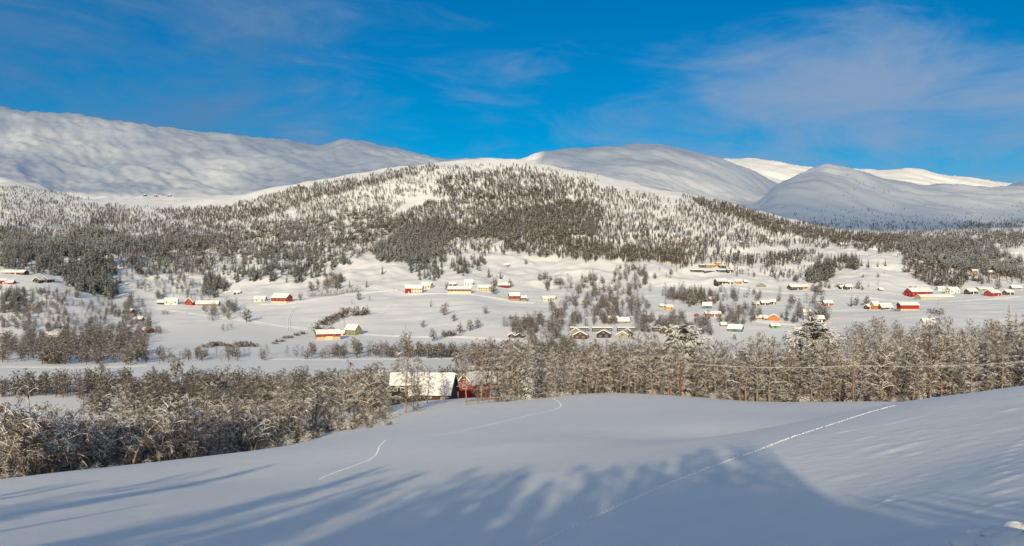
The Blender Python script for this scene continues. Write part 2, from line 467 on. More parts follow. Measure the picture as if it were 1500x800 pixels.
m_needle_snowy = mat('snowy_needles', (0.042, 0.058, 0.036), 0.85, noise=0.3, nscale=0.8, snow=(0.3, 0.65), snow_noise=0.9, snow_scale=0.8)
m_needle_far = mat('far_spruce_needles', (0.036, 0.048, 0.026), 0.85, noise=0.35, nscale=0.01, snow=(0.68, 1.05), snow_noise=1.0, snow_scale=0.4)
m_needle_mid = mat('slope_spruce_needles', (0.036, 0.050, 0.034), 0.85, noise=0.35, nscale=0.6, snow=(0.72, 1.1), snow_noise=0.95, snow_scale=0.55)
m_needle_laden = mat('snow_laden_needles', (0.045, 0.06, 0.04), 0.85, noise=0.3, nscale=0.8, snow=(-0.05, 0.3), snow_noise=0.8, snow_scale=0.9)
m_conbark = mat('conifer_bark', (0.22, 0.13, 0.085), 0.9, noise=0.3, nscale=3.0)

class Soup:
    """collects tubes and flat blades, then becomes one mesh"""
    def __init__(self):
        self.v = []; self.f = []; self.n = 0
    def tubes(self, paths, radii, sides):
        """paths (m, k, 3), radii (m, k): m tubes of k rings at once"""
        m, k, _ = paths.shape
        d = np.gradient(paths, axis=1)
        d /= np.linalg.norm(d, axis=2, keepdims=True) + 1e-9
        ref = np.where(np.abs(d[..., 2:3]) > 0.92, np.array([1.0, 0, 0]), np.array([0, 0, 1.0]))
        a = np.cross(d, ref); a /= np.linalg.norm(a, axis=2, keepdims=True) + 1e-9
        b = np.cross(a, d)
        ph = np.arange(sides)*2*np.pi/sides + np.pi/2
        ring = paths[:, :, None, :] + radii[:, :, None, None]*(np.cos(ph)[:, None]*a[:, :, None, :] + np.sin(ph)[:, None]*b[:, :, None, :])
        base = self.n + (np.arange(m)[:, None, None]*k + np.arange(k-1)[None, :, None])*sides
        s0 = np.arange(sides)[None, None, :]; s1 = (s0+1) % sides
        q = np.stack([base+s0, base+s1, base+sides+s1, base+sides+s0], -1).reshape(-1, 4)
        self.v.append(ring.reshape(-1, 3)); self.f.append(q); self.n += m*k*sides
    def quads(self, p):
        """p (m, 4, 3)"""
        m = len(p)
        self.v.append(p.reshape(-1, 3)); self.f.append(self.n + np.arange(m*4).reshape(m, 4)); self.n += m*4
    def data(self):
        return np.concatenate(self.v), np.concatenate(self.f)
    def mesh(self, name, material):
        v, f = self.data()
        o = mesh_obj(name, v, f, material, link=False)
        return o.data

def bez(p, d, L_, k, droop, r, wig=0.12):
    """curved branches: start p (m,3), direction d (m,3), length L (m), droop pulls the tip down"""
    m = len(p)
    t = np.linspace(0, 1, k)[None, :, None]
    w = r.normal(0, wig, (m, k, 3)); w[:, 0] = 0
    w = np.cumsum(w, 1) * (L_[:, None, None]/k)
    path = p[:, None, :] + d[:, None, :]*L_[:, None, None]*t + w
    path[:, :, 2] -= droop[:, None]*L_[:, None]*(t[..., 0]**2)
    return path
def sample(paths, t):
    """points and directions along paths (m,k,3) at t (m,)"""
    m, k, _ = paths.shape
    x = np.clip(t*(k-1), 0, k-1.001); i = x.astype(int); fr = (x-i)[:, None]
    j = np.arange(m)
    a = paths[j, i]; b = paths[j, i+1]
    d = b-a; d /= np.linalg.norm(d, axis=1, keepdims=True)+1e-9
    return a + (b-a)*fr, d
def child_dirs(d, ang, r):
    """directions leaving d at about ang"""
    m = len(d)
    q = r.normal(0, 1, (m, 3)); q -= (q*d).sum(1, keepdims=True)*d
    q /= np.linalg.norm(q, axis=1, keepdims=True)+1e-9
    return d*np.cos(ang)[:, None] + q*np.sin(ang)[:, None]

def birch(seed, H=12.0, stems=1, nl=30, ns=8, ntw=7, lean=0.05, droop=0.25, twr=0.016, width=0.30, low=0.2, arch=0.0, limb=0.005):
    r = np.random.default_rng(seed)
    tr = Soup(); cr = Soup()
    stem_paths = []
    for s in range(stems):
        az = r.uniform(0, 6.28)
        ln = lean + (0.13 if stems > 1 else 0)*r.uniform(.5, 1.2)
        h = H*(1 if s == 0 else r.uniform(.65, .95))
        k = 12
        t = np.linspace(0, 1, k)
        path = np.stack([np.cos(az)*ln*h*t, np.sin(az)*ln*h*t, h*t], 1)
        if arch > 0:
            path[:, 0] += np.cos(az)*h*arch*t**2; path[:, 1] += np.sin(az)*h*arch*t**2
            path[:, 2] -= h*arch*0.9*t**3
        w = r.normal(0, 0.012*h, (k, 3)); w[0] = 0; w[:, 2] = 0
        path += np.cumsum(w, 0)*0.5
        path[0, 2] = -1.0
        rad = 0.013*H*(1-t)**0.85 + 0.015
        tr.tubes(path[None], rad[None]*(1 if s == 0 else .8), 7)
        stem_paths.append(path)
    for path in stem_paths:
        n = int(nl*(1 if stems == 1 else 0.7))
        tt = low + (0.985-low)*(np.arange(n)+r.uniform(0, 1, n))/n
        P, D = sample(np.repeat(path[None], n, 0), tt)
        az = np.arange(n)*2.4 + r.uniform(0, .8, n)
        up = 0.45 + 0.7*tt + r.normal(0, .12, n)
        d = np.stack([np.cos(az), np.sin(az), up], 1); d /= np.linalg.norm(d, axis=1, keepdims=True)
        prof = np.sin(np.pi*np.clip((tt-low)/(1.04-low)*0.82+0.18, 0, 1))**0.8
        Ln = H*width*(0.25+0.75*prof)*r.uniform(.75, 1.2, n)
        lim = bez(P, d, Ln, 6, droop*r.uniform(.5, 1.3, n), r, .10)
        rl = (limb*H*(0.4+0.6*prof))[:, None]*np.linspace(1, .25, 6)[None]
        tr_l = np.clip(rl, .012, None)
        cr.tubes(lim, tr_l, 4)
        # boughs
        m = n*ns
        li = np.repeat(np.arange(n), ns)
        t2 = r.uniform(.18, 1.0, m)
        P2, D2 = sample(lim[li], t2)
        d2 = child_dirs(D2, r.uniform(.5, 1.0, m), r)
        L2 = Ln[li]*r.uniform(.25, .5, m)*(1.15-.5*t2)
        b2 = bez(P2, d2, L2, 4, droop*1.2*r.uniform(.3, 1.5, m), r, .14)
        cr.tubes(b2, np.repeat(np.linspace(.026, .012, 4)[None], m, 0), 3)
        # twigs
        q = m*ntw
        bi = np.repeat(np.arange(m), ntw)
        t3 = r.uniform(.1, 1.0, q)
        P3_, D3 = sample(b2[bi], t3)
        d3 = child_dirs(D3, r.uniform(.4, 1.1, q), r)
        L3 = L2[bi]*r.uniform(.25, .6, q)
        b3 = bez(P3_, d3, L3, 3, droop*1.4*r.uniform(.2, 1.6, q), r, .12)
        cr.tubes(b3, np.repeat(np.linspace(twr*1.25, twr*.7, 3)[None], q, 0), 3)
    return tr, cr

def spruce(seed, H=14.0, whorls=26, per=9, width=0.19, blades=7, droop=0.35, low=0.06, pine=False, fat=1.0):
    r = np.random.default_rng(seed)
    tr = Soup(); cr = Soup()
    k = 8; t = np.linspace(0, 1, k)
    path = np.stack([r.normal(0, .01*H, k)*t, r.normal(0, .01*H, k)*t, H*t], 1); path[0, 2] = -1.0
    tr.tubes(path[None], (0.014*H*(1-t)+.02)[None], 7)
    n = whorls*per
    tt = low + (0.985-low)*np.repeat((np.arange(whorls)+.5)/whorls, per) + r.normal(0, .008, n)
    P, D = sample(np.repeat(path[None], n, 0), np.clip(tt, 0, .995))
    az = np.tile(np.arange(per)*2*np.pi/per, whorls) + np.repeat(r.uniform(0, 6.28, whorls), per) + r.normal(0, .25, n)
    if pine:
        prof = np.sin(np.pi*np.clip((tt-low)/(1.0-low), 0.02, 1)*.85+.12)**.7
        up = .1 + .6*(tt-low)
    else:
        prof = (1.0 - (tt-low)/(1.02-low))**0.85 + .03
        up = -0.15 + .65*(tt-low)
    d = np.stack([np.cos(az), np.sin(az), up+r.normal(0, .12, n)], 1); d /= np.linalg.norm(d, axis=1, keepdims=True)
    Ln = H*width*prof*r.uniform(.7, 1.25, n)
    lim = bez(P, d, Ln, 4, droop*r.uniform(.5, 1.3, n), r, .06)
    cr.tubes(lim, np.repeat(np.linspace(.03, .012, 4)[None], n, 0)*H/12, 3)
    # needle sprays: narrow drooping blades along both sides of each bough
    q = n*blades*2
    bi = np.repeat(np.arange(n), blades*2)
    t3 = np.tile(np.repeat(np.linspace(.12, 1.0, blades), 2), n) + r.normal(0, .04, q)
    side = np.tile(np.array([-1.0, 1.0]), n*blades)
    B, DB = sample(lim[bi], np.clip(t3, 0, 1))
    lat = np.stack([-DB[:, 1], DB[:, 0], 0*DB[:, 0]], 1)*side[:, None]
    sl = Ln[bi]*(.42*(1.15-t3))*r.uniform(.6, 1.3, q) + .05
    tip = B + DB*sl[:, None]*.75 + lat*sl[:, None]*.75
    tip[:, 2] -= sl*r.uniform(.15, .6, q)
    wv = DB*(.10+.22*sl[:, None])*fat
    wv[:, 2] += r.normal(0, .05, q)*sl
    pq = np.stack([B - wv*.5, B + wv*.5, tip + wv*.30, tip - wv*.30], 1)
    cr.quads(pq)
    return tr, cr

def slim(seed, kind, H):
    """a far tree of a few dozen faces: trunk and ragged blades"""
    r = np.random.default_rng(seed)
    s = Soup()
    if kind == 'birch':
        path = np.array([[0, 0, -.5], [r.normal(0, .2), r.normal(0, .2), H*.5], [r.normal(0, .35), r.normal(0, .35), H]])
        s.tubes(path[None], np.array([[.13, .1, .03]]), 3)
        n = 46
        t = r.uniform(.16, .97, n)
        P, D = sample(np.repeat(path[None], n, 0), t)
        az = r.uniform(0, 6.28, n)
        d = np.stack([np.cos(az), np.sin(az), r.uniform(.5, 1.3, n)], 1); d /= np.linalg.norm(d, axis=1, keepdims=True)
        Ln = H*.22*np.sin(np.pi*np.clip(t*.85+.1, 0, 1))*r.uniform(.6, 1.3, n)
        tip = P + d*Ln[:, None]; tip[:, 2] -= .12*Ln
        wv = np.stack([-np.sin(az+r.normal(0, 1, n)), np.cos(az), r.normal(0, .4, n)], 1)*.15
        s.quads(np.stack([P-wv, P+wv, tip+wv*1.6, tip-wv*1.6], 1))
    else:
        s.tubes(np.array([[[0, 0, -.5], [0, 0, H*.5], [0, 0, H]]]), np.array([[.14, .09, .02]]), 3)
        n = 64
        t = np.sort(r.uniform(.05, .96, n))
        az = np.arange(n)*2.4+r.uniform(0, .6, n)
        Ln = H*.19*((1-t)**.85+.05)*r.uniform(.7, 1.3, n)
        P = np.stack([0*t, 0*t, H*t+.02*H], 1)
        d = np.stack([np.cos(az), np.sin(az), -.35+0*t], 1)
        tip = P + d*Ln[:, None]
        lat = np.stack([-np.sin(az), np.cos(az), r.normal(0, .3, n)], 1)
        s.quads(np.stack([P-lat*.06*H*.1, P+lat*.06*H*.1, tip+lat*(.34*Ln[:, None]), tip-lat*(.34*Ln[:, None])], 1))
    return s

def shrub(seed, H=3.0, n=26, sub=9, spread=.8, twr=.02):
    r = np.random.default_rng(seed)
    s = Soup()
    az = r.uniform(0, 6.28, n)
    d = np.stack([np.cos(az)*spread, np.sin(az)*spread, r.uniform(.6, 1.6, n)], 1); d /= np.linalg.norm(d, axis=1, keepdims=True)
    p = np.stack([r.normal(0, .12*H, n), r.normal(0, .12*H, n), np.full(n, -.2)], 1)
    lim = bez(p, d, H*r.uniform(.6, 1.1, n), 5, np.full(n, .3)*r.uniform(.2, 1.4, n), r, .1)
    s.tubes(lim, np.repeat(np.linspace(.035, .015, 5)[None], n, 0), 3)
    m = n*sub; li = np.repeat(np.arange(n), sub)
    P, D = sample(lim[li], r.uniform(.25, 1, m))
    b = bez(P, child_dirs(D, r.uniform(.4, 1, m), r), H*r.uniform(.12, .38, m), 3, .4*r.uniform(.2, 1.4, m), r, .12)
    s.tubes(b, np.repeat(np.linspace(twr, twr*.6, 3)[None], m, 0), 3)
    m2 = m*3; bi = np.repeat(np.arange(m), 3)
    P, D = sample(b[bi], r.uniform(.2, 1, m2))
    c = bez(P, child_dirs(D, r.uniform(.4, 1, m2), r), H*r.uniform(.06, .18, m2), 3, .3*r.uniform(.2, 1.4, m2), r, .1)
    s.tubes(c, np.repeat(np.linspace(twr*.8, twr*.5, 3)[None], m2, 0), 3)
    return s

# prototypes (meshes only; every tree in view is an object of its own or part of a wood)
def pair(tc_, m1, m2): 
    return tc_[0].mesh('trunk', m1), tc_[1].mesh('crown', m2)
BIRCH = [pair(birch(100+i, H=12, nl=34, lean=.03+.015*(i % 3), droop=[.15, .3, .45, .25, .35][i % 5], width=[.20, .25, .28, .22, .24][i % 5], low=[.16, .1, .14, .22, .08][i % 5]), m_bark, m_twig if i % 2 else m_twig_dark) for i in range(6)]
ALDER = [pair(birch(200+i, H=9, stems=3+i % 2, nl=22, ns=6, ntw=6, lean=.06, droop=.4, width=.29, low=.14, limb=.0085), m_bark, m_twig if i % 3 else m_twig_dark) for i in range(4)]
ARCHED = [pair(birch(300+i, H=10, stems=2, nl=20, ns=6, ntw=6, lean=.12, droop=.55, width=.28, low=.18, arch=.38, limb=.009), m_bark, m_twig) for i in range(2)]
SPRUCE = [pair(spruce(400+i, H=14, width=[.17, .2, .15][i % 3], whorls=24, per=9, blades=6), m_conbark, m_needle_snowy if i % 2 else m_needle) for i in range(3)]
PINE = [pair(spruce(440+i, H=13, width=.3, whorls=16, per=9, blades=9, low=.36, droop=.25, pine=True), m_conbark, m_needle_laden) for i in range(2)]
SHRUB = [shrub(500+i, H=3).mesh('shrub', m_twig) for i in range(3)]
MID_BIRCH = []
for i in range(5):
    a, b = birch(600+i, H=9, stems=1+i % 2, nl=22, ns=5, ntw=4, twr=.04, droop=.3, width=.26, low=.10)
    va, fa = a.data(); vb, fb = b.data()
    MID_BIRCH.append((np.concatenate([va, vb]), np.concatenate([fa, fb+len(va)])))
m_twig_mid = mat('thicket_twigs', (0.10, 0.082, 0.07), 0.9, noise=0.35, nscale=0.5, snow=(0.46, 0.8), snow_noise=0.9, snow_scale=0.6)
MID_BIRCH_MESH = [mesh_obj('birch', v, f, m_twig_mid, link=False).data for i, (v, f) in enumerate(MID_BIRCH)]
DENSE_BIRCH_MESH = []
for i in range(4):
    a, b = birch(650+i, H=9, stems=3, nl=20, ns=6, ntw=5, twr=.055, droop=.3, width=.3, low=.08, limb=.008)
    va, fa = a.data(); vb, fb = b.data()
    DENSE_BIRCH_MESH.append(mesh_obj('birch', np.concatenate([va, vb]), np.concatenate([fa, fb+len(va)]), m_twig_mid, link=False).data)
MID_SPRUCE_MESH = []
for i in range(4):
    a, b = spruce(700+i, H=13, whorls=17, per=8, blades=4, width=[.19, .22, .24, .17][i], fat=1.9)
    va, fa = a.data(); vb, fb = b.data()
    MID_SPRUCE_MESH.append(mesh_obj('spruce', np.concatenate([va, vb]), np.concatenate([fa, fb+len(va)]), m_needle_mid, link=False).data)
FAR_BIRCH = [slim(800+i, 'birch', 8).mesh('far_birch', m_twig_far) for i in range(4)]
FAR_SPRUCE = [slim(820+i, 'spruce', 11).mesh('far_spruce', m_needle_far) for i in range(4)]
MID_SHRUB = [shrub(520+i, H=3, n=22, sub=7, twr=.05).mesh('shrub', m_twig_mid) for i in range(3)]

def plant(name, meshes, loc, H, H0, rz, label, cat, group=None, wide=1.0):
    """a tree of trunk and crown, or of one mesh when too small to show parts"""
    s = H/H0
    if isinstance(meshes, tuple):
        e = empty(name, loc, rz, s); e.scale = (s*wide, s*wide, s)
        for nm, me in zip(('trunk', 'crown'), meshes):
            o = bpy.data.objects.new(nm, me); o.parent = e; C.objects.link(o)
    else:
        e = bpy.data.objects.new(name, meshes)
        e.location = loc; e.rotation_euler = (0, 0, rz); e.scale = (s*wide, s*wide, s)
        C.objects.link(e)
    return tag(e, label, cat, group)

def wood(name, protos, xyz, rot, scl, idx, label, wide=None):
    """a wood that reads as one mass: one object, trees scattered on its points"""
    n = len(xyz)
    me = bpy.data.meshes.new(name)
    me.vertices.add(n); me.vertices.foreach_set('co', np.asarray(xyz, np.float32).ravel())
    for nm, ty, key, arr in (('tree_turn', 'FLOAT_VECTOR', 'vector', np.stack([0*rot, 0*rot, rot], 1)),
                             ('tree_size', 'FLOAT_VECTOR', 'vector', np.stack([scl*(1 if wide is None else wide)]*2 + [scl], 1)),
                             ('tree_kind', 'INT', 'value', idx)):
        at_ = me.attributes.new(nm, ty, 'POINT')
        at_.data.foreach_set(key, np.ascontiguousarray(arr.ravel(), dtype=np.int32 if ty == 'INT' else np.float32))
    o = bpy.data.objects.new(name, me); C.objects.link(o)
    g = bpy.data.node_groups.new(name + '_scatter', 'GeometryNodeTree')
    g.interface.new_socket('Geometry', in_out='INPUT', socket_type='NodeSocketGeometry')
    g.interface.new_socket('Geometry', in_out='OUTPUT', socket_type='NodeSocketGeometry')
    gi = N(g, 'NodeGroupInput'); go = N(g, 'NodeGroupOutput')
    join = N(g, 'GeometryNodeGeometryToInstance')
    for p in reversed(protos):
        po = bpy.data.objects.new(p.name, p)
        oi = N(g, 'GeometryNodeObjectInfo'); oi.inputs['Object'].default_value = po
        L(g, oi.outputs['Geometry'], join.inputs[0])
    iop = N(g, 'GeometryNodeInstanceOnPoints')
    iop.inputs['Pick Instance'].default_value = True
    L(g, gi.outputs[0], iop.inputs['Points']); L(g, join.outputs[0], iop.inputs['Instance'])
    for nm, dt, sock in (('tree_kind', 'INT', 'Instance Index'), ('tree_turn', 'FLOAT_VECTOR', 'Rotation'), ('tree_size', 'FLOAT_VECTOR', 'Scale')):
        na = N(g, 'GeometryNodeInputNamedAttribute', data_type=dt); na.inputs['Name'].default_value = nm
        L(g, na.outputs['Attribute'], iop.inputs[sock])
    L(g, iop.outputs[0], go.inputs[0])
    md = o.modifiers.new('scatter', 'NODES'); md.node_group = g
    return tag(o, label, None, None, 'stuff')

def in_poly(poly, u, v):
    poly = np.asarray(poly, float); ins = np.zeros(len(u), bool)
    j = len(poly)-1
    for i in range(len(poly)):
        xi, yi = poly[i]; xj, yj = poly[j]
        c = ((yi > v) != (yj > v)) & (u < (xj-xi)*(v-yi)/(yj-yi+1e-12)+xi)
        ins ^= c; j = i
    return ins
DENSER = [1.0]
def fill(poly, per100, clump=0.0, cs=18.0, seed=0):
    """sight lines scattered in a region of hillside: per100 trees in a 10 x 10 pixel patch"""
    r = np.random.default_rng(seed+int(abs(poly[0][0])*7+poly[0][1]))
    p = np.asarray(poly, float)
    lo, hi = p.min(0)-np.array([12, 7]), p.max(0)+np.array([12, 7])
    n = int((hi-lo).prod()/100*per100*DENSER[0])
    u = r.uniform(lo[0], hi[0], n); v = r.uniform(lo[1], hi[1], n)
    k = in_poly(p, u+9*fbm(u/14+3, v/9, 2)+5*fbm(u/5, v/4+8, 2), v+6*fbm(u/12, v/9+5, 2))
    if clump > 0:
        k &= (0.5 + 0.75*fbm(u/cs+seed*3.1, v/(cs*.55), 3) + 0.5*fbm(u/(cs*3.1)+5, v/(cs*1.4)+seed, 2)) > r.uniform(0, 1, n)*clump + (clump-.5)*.4
    return u[k], v[k]

# ------------------------------------------------------------------ woods on the hill and the slopes
def scatter(name, label, protos, specs, H0, wide=1.0, vary=.28, gap=None):
    X = []; Y_ = []; Z = []; S_ = []
    for k, (poly, d, cl, cs, H) in enumerate(specs):
        u, v = fill(poly, d, cl, cs, seed=k+len(name))
        if gap is not None:
            g = gap(u, v); u, v = u[g], v[g]
        x, y, z = sight(u, v, 240)
        ok = ~np.isnan(y)
        X.append(x[ok]); Y_.append(y[ok]); Z.append(z[ok]); S_.append(np.full(ok.sum(), H/H0))
    X, Y_, Z, S_ = map(np.concatenate, (X, Y_, Z, S_))
    n = len(X)
    s = S_*rng.uniform(1-vary, 1+vary, n)
    return wood(name, protos, np.stack([X, Y_, Z], 1), rng.uniform(0, 6.28, n), s, rng.integers(0, len(protos), n), label, wide)

DENSER[0] = 5.0
scatter('hillside_birch_wood', 'brown leafless birch wood covering the hill below its bald top', FAR_BIRCH, [
 ([(420,304),(470,279),(560,260),(650,245),(760,242),(830,254),(880,270),(820,292),(760,287),(690,292),(600,287),(520,302),(450,322)], 3.8, .66, 16, 7.2),
 ([(640,262),(700,252),(770,250),(860,272),(860,296),(790,290),(700,292),(640,290)], 4.0, .4, 12, 8.5),
 ([(540,335),(620,300),(700,288),(790,285),(860,300),(850,330),(780,345),(700,350),(620,350)], 6.5, .35, 14, 8.0),
 ([(860,272),(1000,294),(1060,304),(1150,330),(1240,347),(1240,364),(1120,362),(1000,378),(900,380),(850,372),(800,345),(850,320)], 5.0, .62, 14, 7.6),
 ([(1000,288),(1060,299),(1150,324),(1230,341),(1320,346),(1330,358),(1230,356),(1140,342),(1060,316)], 9, .25, 14, 8.0),
 ([(740,350),(800,345),(900,365),(1000,372),(1000,388),(900,384),(780,376),(740,366)], 5, .35, 14, 9.0),
 ([(0,270),(60,280),(130,292),(130,300),(250,318),(330,330),(300,347),(180,347),(0,347)], 5.6, .58, 14, 7.2),
 ([(230,309),(330,304),(420,279),(520,261),(600,247),(640,241),(640,249),(560,268),(470,290),(430,306),(380,320),(330,326),(250,322)], 7.5, .4, 16, 7.5),
 ([(130,302),(250,305),(430,305),(430,345),(330,345),(130,340)], 3.6, .6, 16, 7.5),
 ([(430,300),(520,285),(600,290),(560,330),(480,345),(430,340)], 3.0, .66, 14, 7.2),
 ([(165,347),(330,347),(345,400),(200,405),(170,380)], 3.2, .6, 22, 7.5),
 ([(330,345),(470,345),(560,345),(540,362),(440,366),(340,375)], 3.6, .6, 18, 8.0),
 ([(640,345),(740,352),(770,368),(700,378),(640,380)], 2.8, .6, 20, 8.5),
 ([(1100,310),(1200,322),(1330,320),(1500,317),(1500,330),(1320,335),(1220,335)], 1.6, .95, 30, 6.5),
 ([(1180,326),(1330,326),(1500,328),(1500,346),(1320,347),(1230,341)], 5.5, .75, 22, 7.0),
 ([(1240,347),(1400,340),(1500,343),(1500,362),(1310,372),(1250,366)], 6.0, .4, 16, 8.0),
 ([(960,372),(1120,376),(1190,372),(1210,382),(1130,392),(1050,386),(990,394)], 3.6, .5, 18, 9.0),
 ([(1060,384),(1180,394),(1190,412),(1100,408),(1060,404)], 1.6, .7, 16, 7.0),
 ([(1310,376),(1345,384),(1420,408),(1410,424),(1360,414),(1330,400)], 4.0, .4, 12, 8.0),
 ([(1400,392),(1500,405),(1500,424),(1450,418),(1410,410)], 1.6, .7, 18, 7.5),
], 8.7, wide=0.98)

scatter('hillside_spruce_wood', 'olive green spruce wood in broad patches across the hillside', FAR_SPRUCE, [
 ([(690,347),(715,318),(780,304),(850,292),(885,302),(875,345),(800,348),(740,354)], 4.4, .35, 18, 10),
 ([(545,368),(595,332),(640,320),(664,345),(650,372),(625,386),(560,384)], 5.2, .3, 16, 11),
 ([(300,334),(420,324),(560,304),(600,322),(560,350),(470,362),(400,350),(310,354)], 3.0, .5, 22, 10),
 ([(330,352),(470,362),(560,352),(560,372),(470,385),(380,378),(330,372)], 1.8, .6, 20, 10),
 ([(640,322),(700,335),(690,352),(650,350)], 3, .4, 16, 10),
 ([(1320,376),(1312,348),(1420,352),(1500,385),(1500,408),(1440,402),(1380,394)], 4.2, .4, 18, 11),
 ([(1400,330),(1500,322),(1500,352),(1430,348)], 2.6, .5, 20, 9),
 ([(0,336),(70,348),(130,335),(200,352),(260,340),(340,350),(300,364),(190,372),(0,382)], 4.6, .4, 20, 11),
 ([(165,362),(330,355),(345,385),(250,394),(200,390)], 1.6, .65, 22, 10),
], 11.0, wide=1.15)

DENSER[0] = 1.0
# bushes above the tree line, mere specks on the far snow
scatter('mountain_scrub', 'dark specks of dwarf scrub scattered on the far snow', FAR_BIRCH, [
 ([(1190,262),(1240,258),(1320,288),(1230,292)], .55, .6, 20, 7),
 ([(1210,253),(1240,257),(1320,287),(1345,294),(1330,297),(1230,262)], 1.0, .3, 14, 7),
 ([(1110,304),(1350,302),(1500,298),(1500,332),(1340,330),(1180,330)], 3.2, .95, 34, 7),
 ([(1120,316),(1330,316),(1500,312),(1500,334),(1320,334),(1200,334)], 3.0, .8, 30, 7),
 ([(930,250),(990,262),(1020,280),(960,272)], .5, .7, 14, 7),
 ([(0,255),(60,258),(120,280),(0,272)], .8, .7, 16, 6),
 ([(130,262),(330,262),(330,282),(130,285)], .12, .8, 26, 6),
 ([(780,245),(860,252),(900,262),(880,268),(800,252)], 1.0, .6, 10, 7),
], 8.0)

# ------------------------------------------------------------------ valley woods
DENSER[0] = 2.9
scatter('valley_scrub_wood', 'frosted grey alder thickets along the snow covered river', MID_BIRCH_MESH + DENSE_BIRCH_MESH[:2], [
 ([(0,570),(240,567),(560,567),(720,560),(1010,556),(1010,600),(700,600),(120,604),(120,586),(0,584)], 1.1, .5, 34, 8.5),
 ([(0,500),(120,496),(205,508),(215,520),(205,534),(0,537)], 1.3, .4, 30, 9.0),
 ([(205,522),(330,518),(420,523),(420,528),(215,534)], .8, .6, 24, 6.0),
 ([(420,521),(560,519),(720,517),(770,508),(840,505),(840,522),(720,524),(560,525),(420,525)], 2.2, .35, 20, 7.5),
 ([(640,528),(760,524),(1000,520),(1000,560),(760,556)], 1.2, .45, 30, 9.0),
 ([(130,600),(420,602),(420,612),(130,612)], .6, .5, 30, 8.5),
 # stands on the farm slope
 ([(220,430),(300,425),(300,436),(225,440)], .8, .6, 16, 6.0),
 ([(480,440),(540,436),(545,446),(490,450)], .25, .5, 16, 5.5),
 ([(1110,398),(1180,402),(1180,416),(1130,414)], .9, .6, 16, 7.0),
 ([(1240,400),(1300,398),(1310,430),(1250,432)], .10, .5, 16, 5.0),
 ([(1400,398),(1500,400),(1500,418),(1420,416)], .8, .65, 18, 7.0),
 ([(960,395),(1010,400),(1010,412),(965,412)], .8, .6, 16, 7.0),
 ([(165,360),(345,358),(350,425),(300,445),(215,440),(175,400)], 1.0, .72, 24, 7.0),
 ([(640,378),(700,376),(710,392),(650,400)], .7, .7, 20, 8.0),
 ([(775,408),(860,410),(950,395),(952,440),(945,470),(850,480),(790,475),(800,450),(850,432),(800,425)], 1.5, .68, 20, 9.0),
 ([(735,478),(800,470),(835,480),(830,500),(760,498)], 1.2, .45, 22, 9.0),
 ([(925,468),(1040,468),(1040,492),(930,490)], 1.7, .4, 18, 8.5),
 ([(970,428),(1000,424),(1005,446),(975,446)], 1.8, .3, 14, 9.0),
 ([(1035,430),(1075,426),(1090,442),(1040,446)], 1.2, .5, 14, 9.0),
 ([(1090,430),(1150,432),(1145,442),(1095,440)], 1.0, .5, 14, 8.0),
 ([(1050,456),(1110,452),(1118,474),(1060,478)], 1.5, .4, 14, 9.0),
 ([(1150,455),(1160,442),(1200,442),(1222,455),(1210,474),(1160,474)], 1.3, .45, 14, 9.0),
 ([(1185,418),(1215,420),(1212,436),(1195,436)], 1.6, .4, 14, 8.0),
 ([(300,455),(345,448),(350,468),(310,470)], 1.5, .4, 14, 9.0),
 ([(455,420),(490,402),(505,405),(500,424),(465,432)], 1.8, .35, 14, 10.0),
 ([(60,425),(130,430),(205,470),(235,490),(215,498),(150,490),(60,490),(0,480),(0,425)], 2.0, .6, 26, 5.5),
 ([(180,430),(215,445),(225,492),(200,498),(185,460)], 1.1, .5, 20, 8.0),
 ([(120,492),(205,494),(210,506),(130,506)], 1.6, .4, 20, 9.0),
 ([(900,405),(945,398),(950,388),(905,392)], 1.4, .5, 20, 9.0),
], 9.0, wide=1.1)

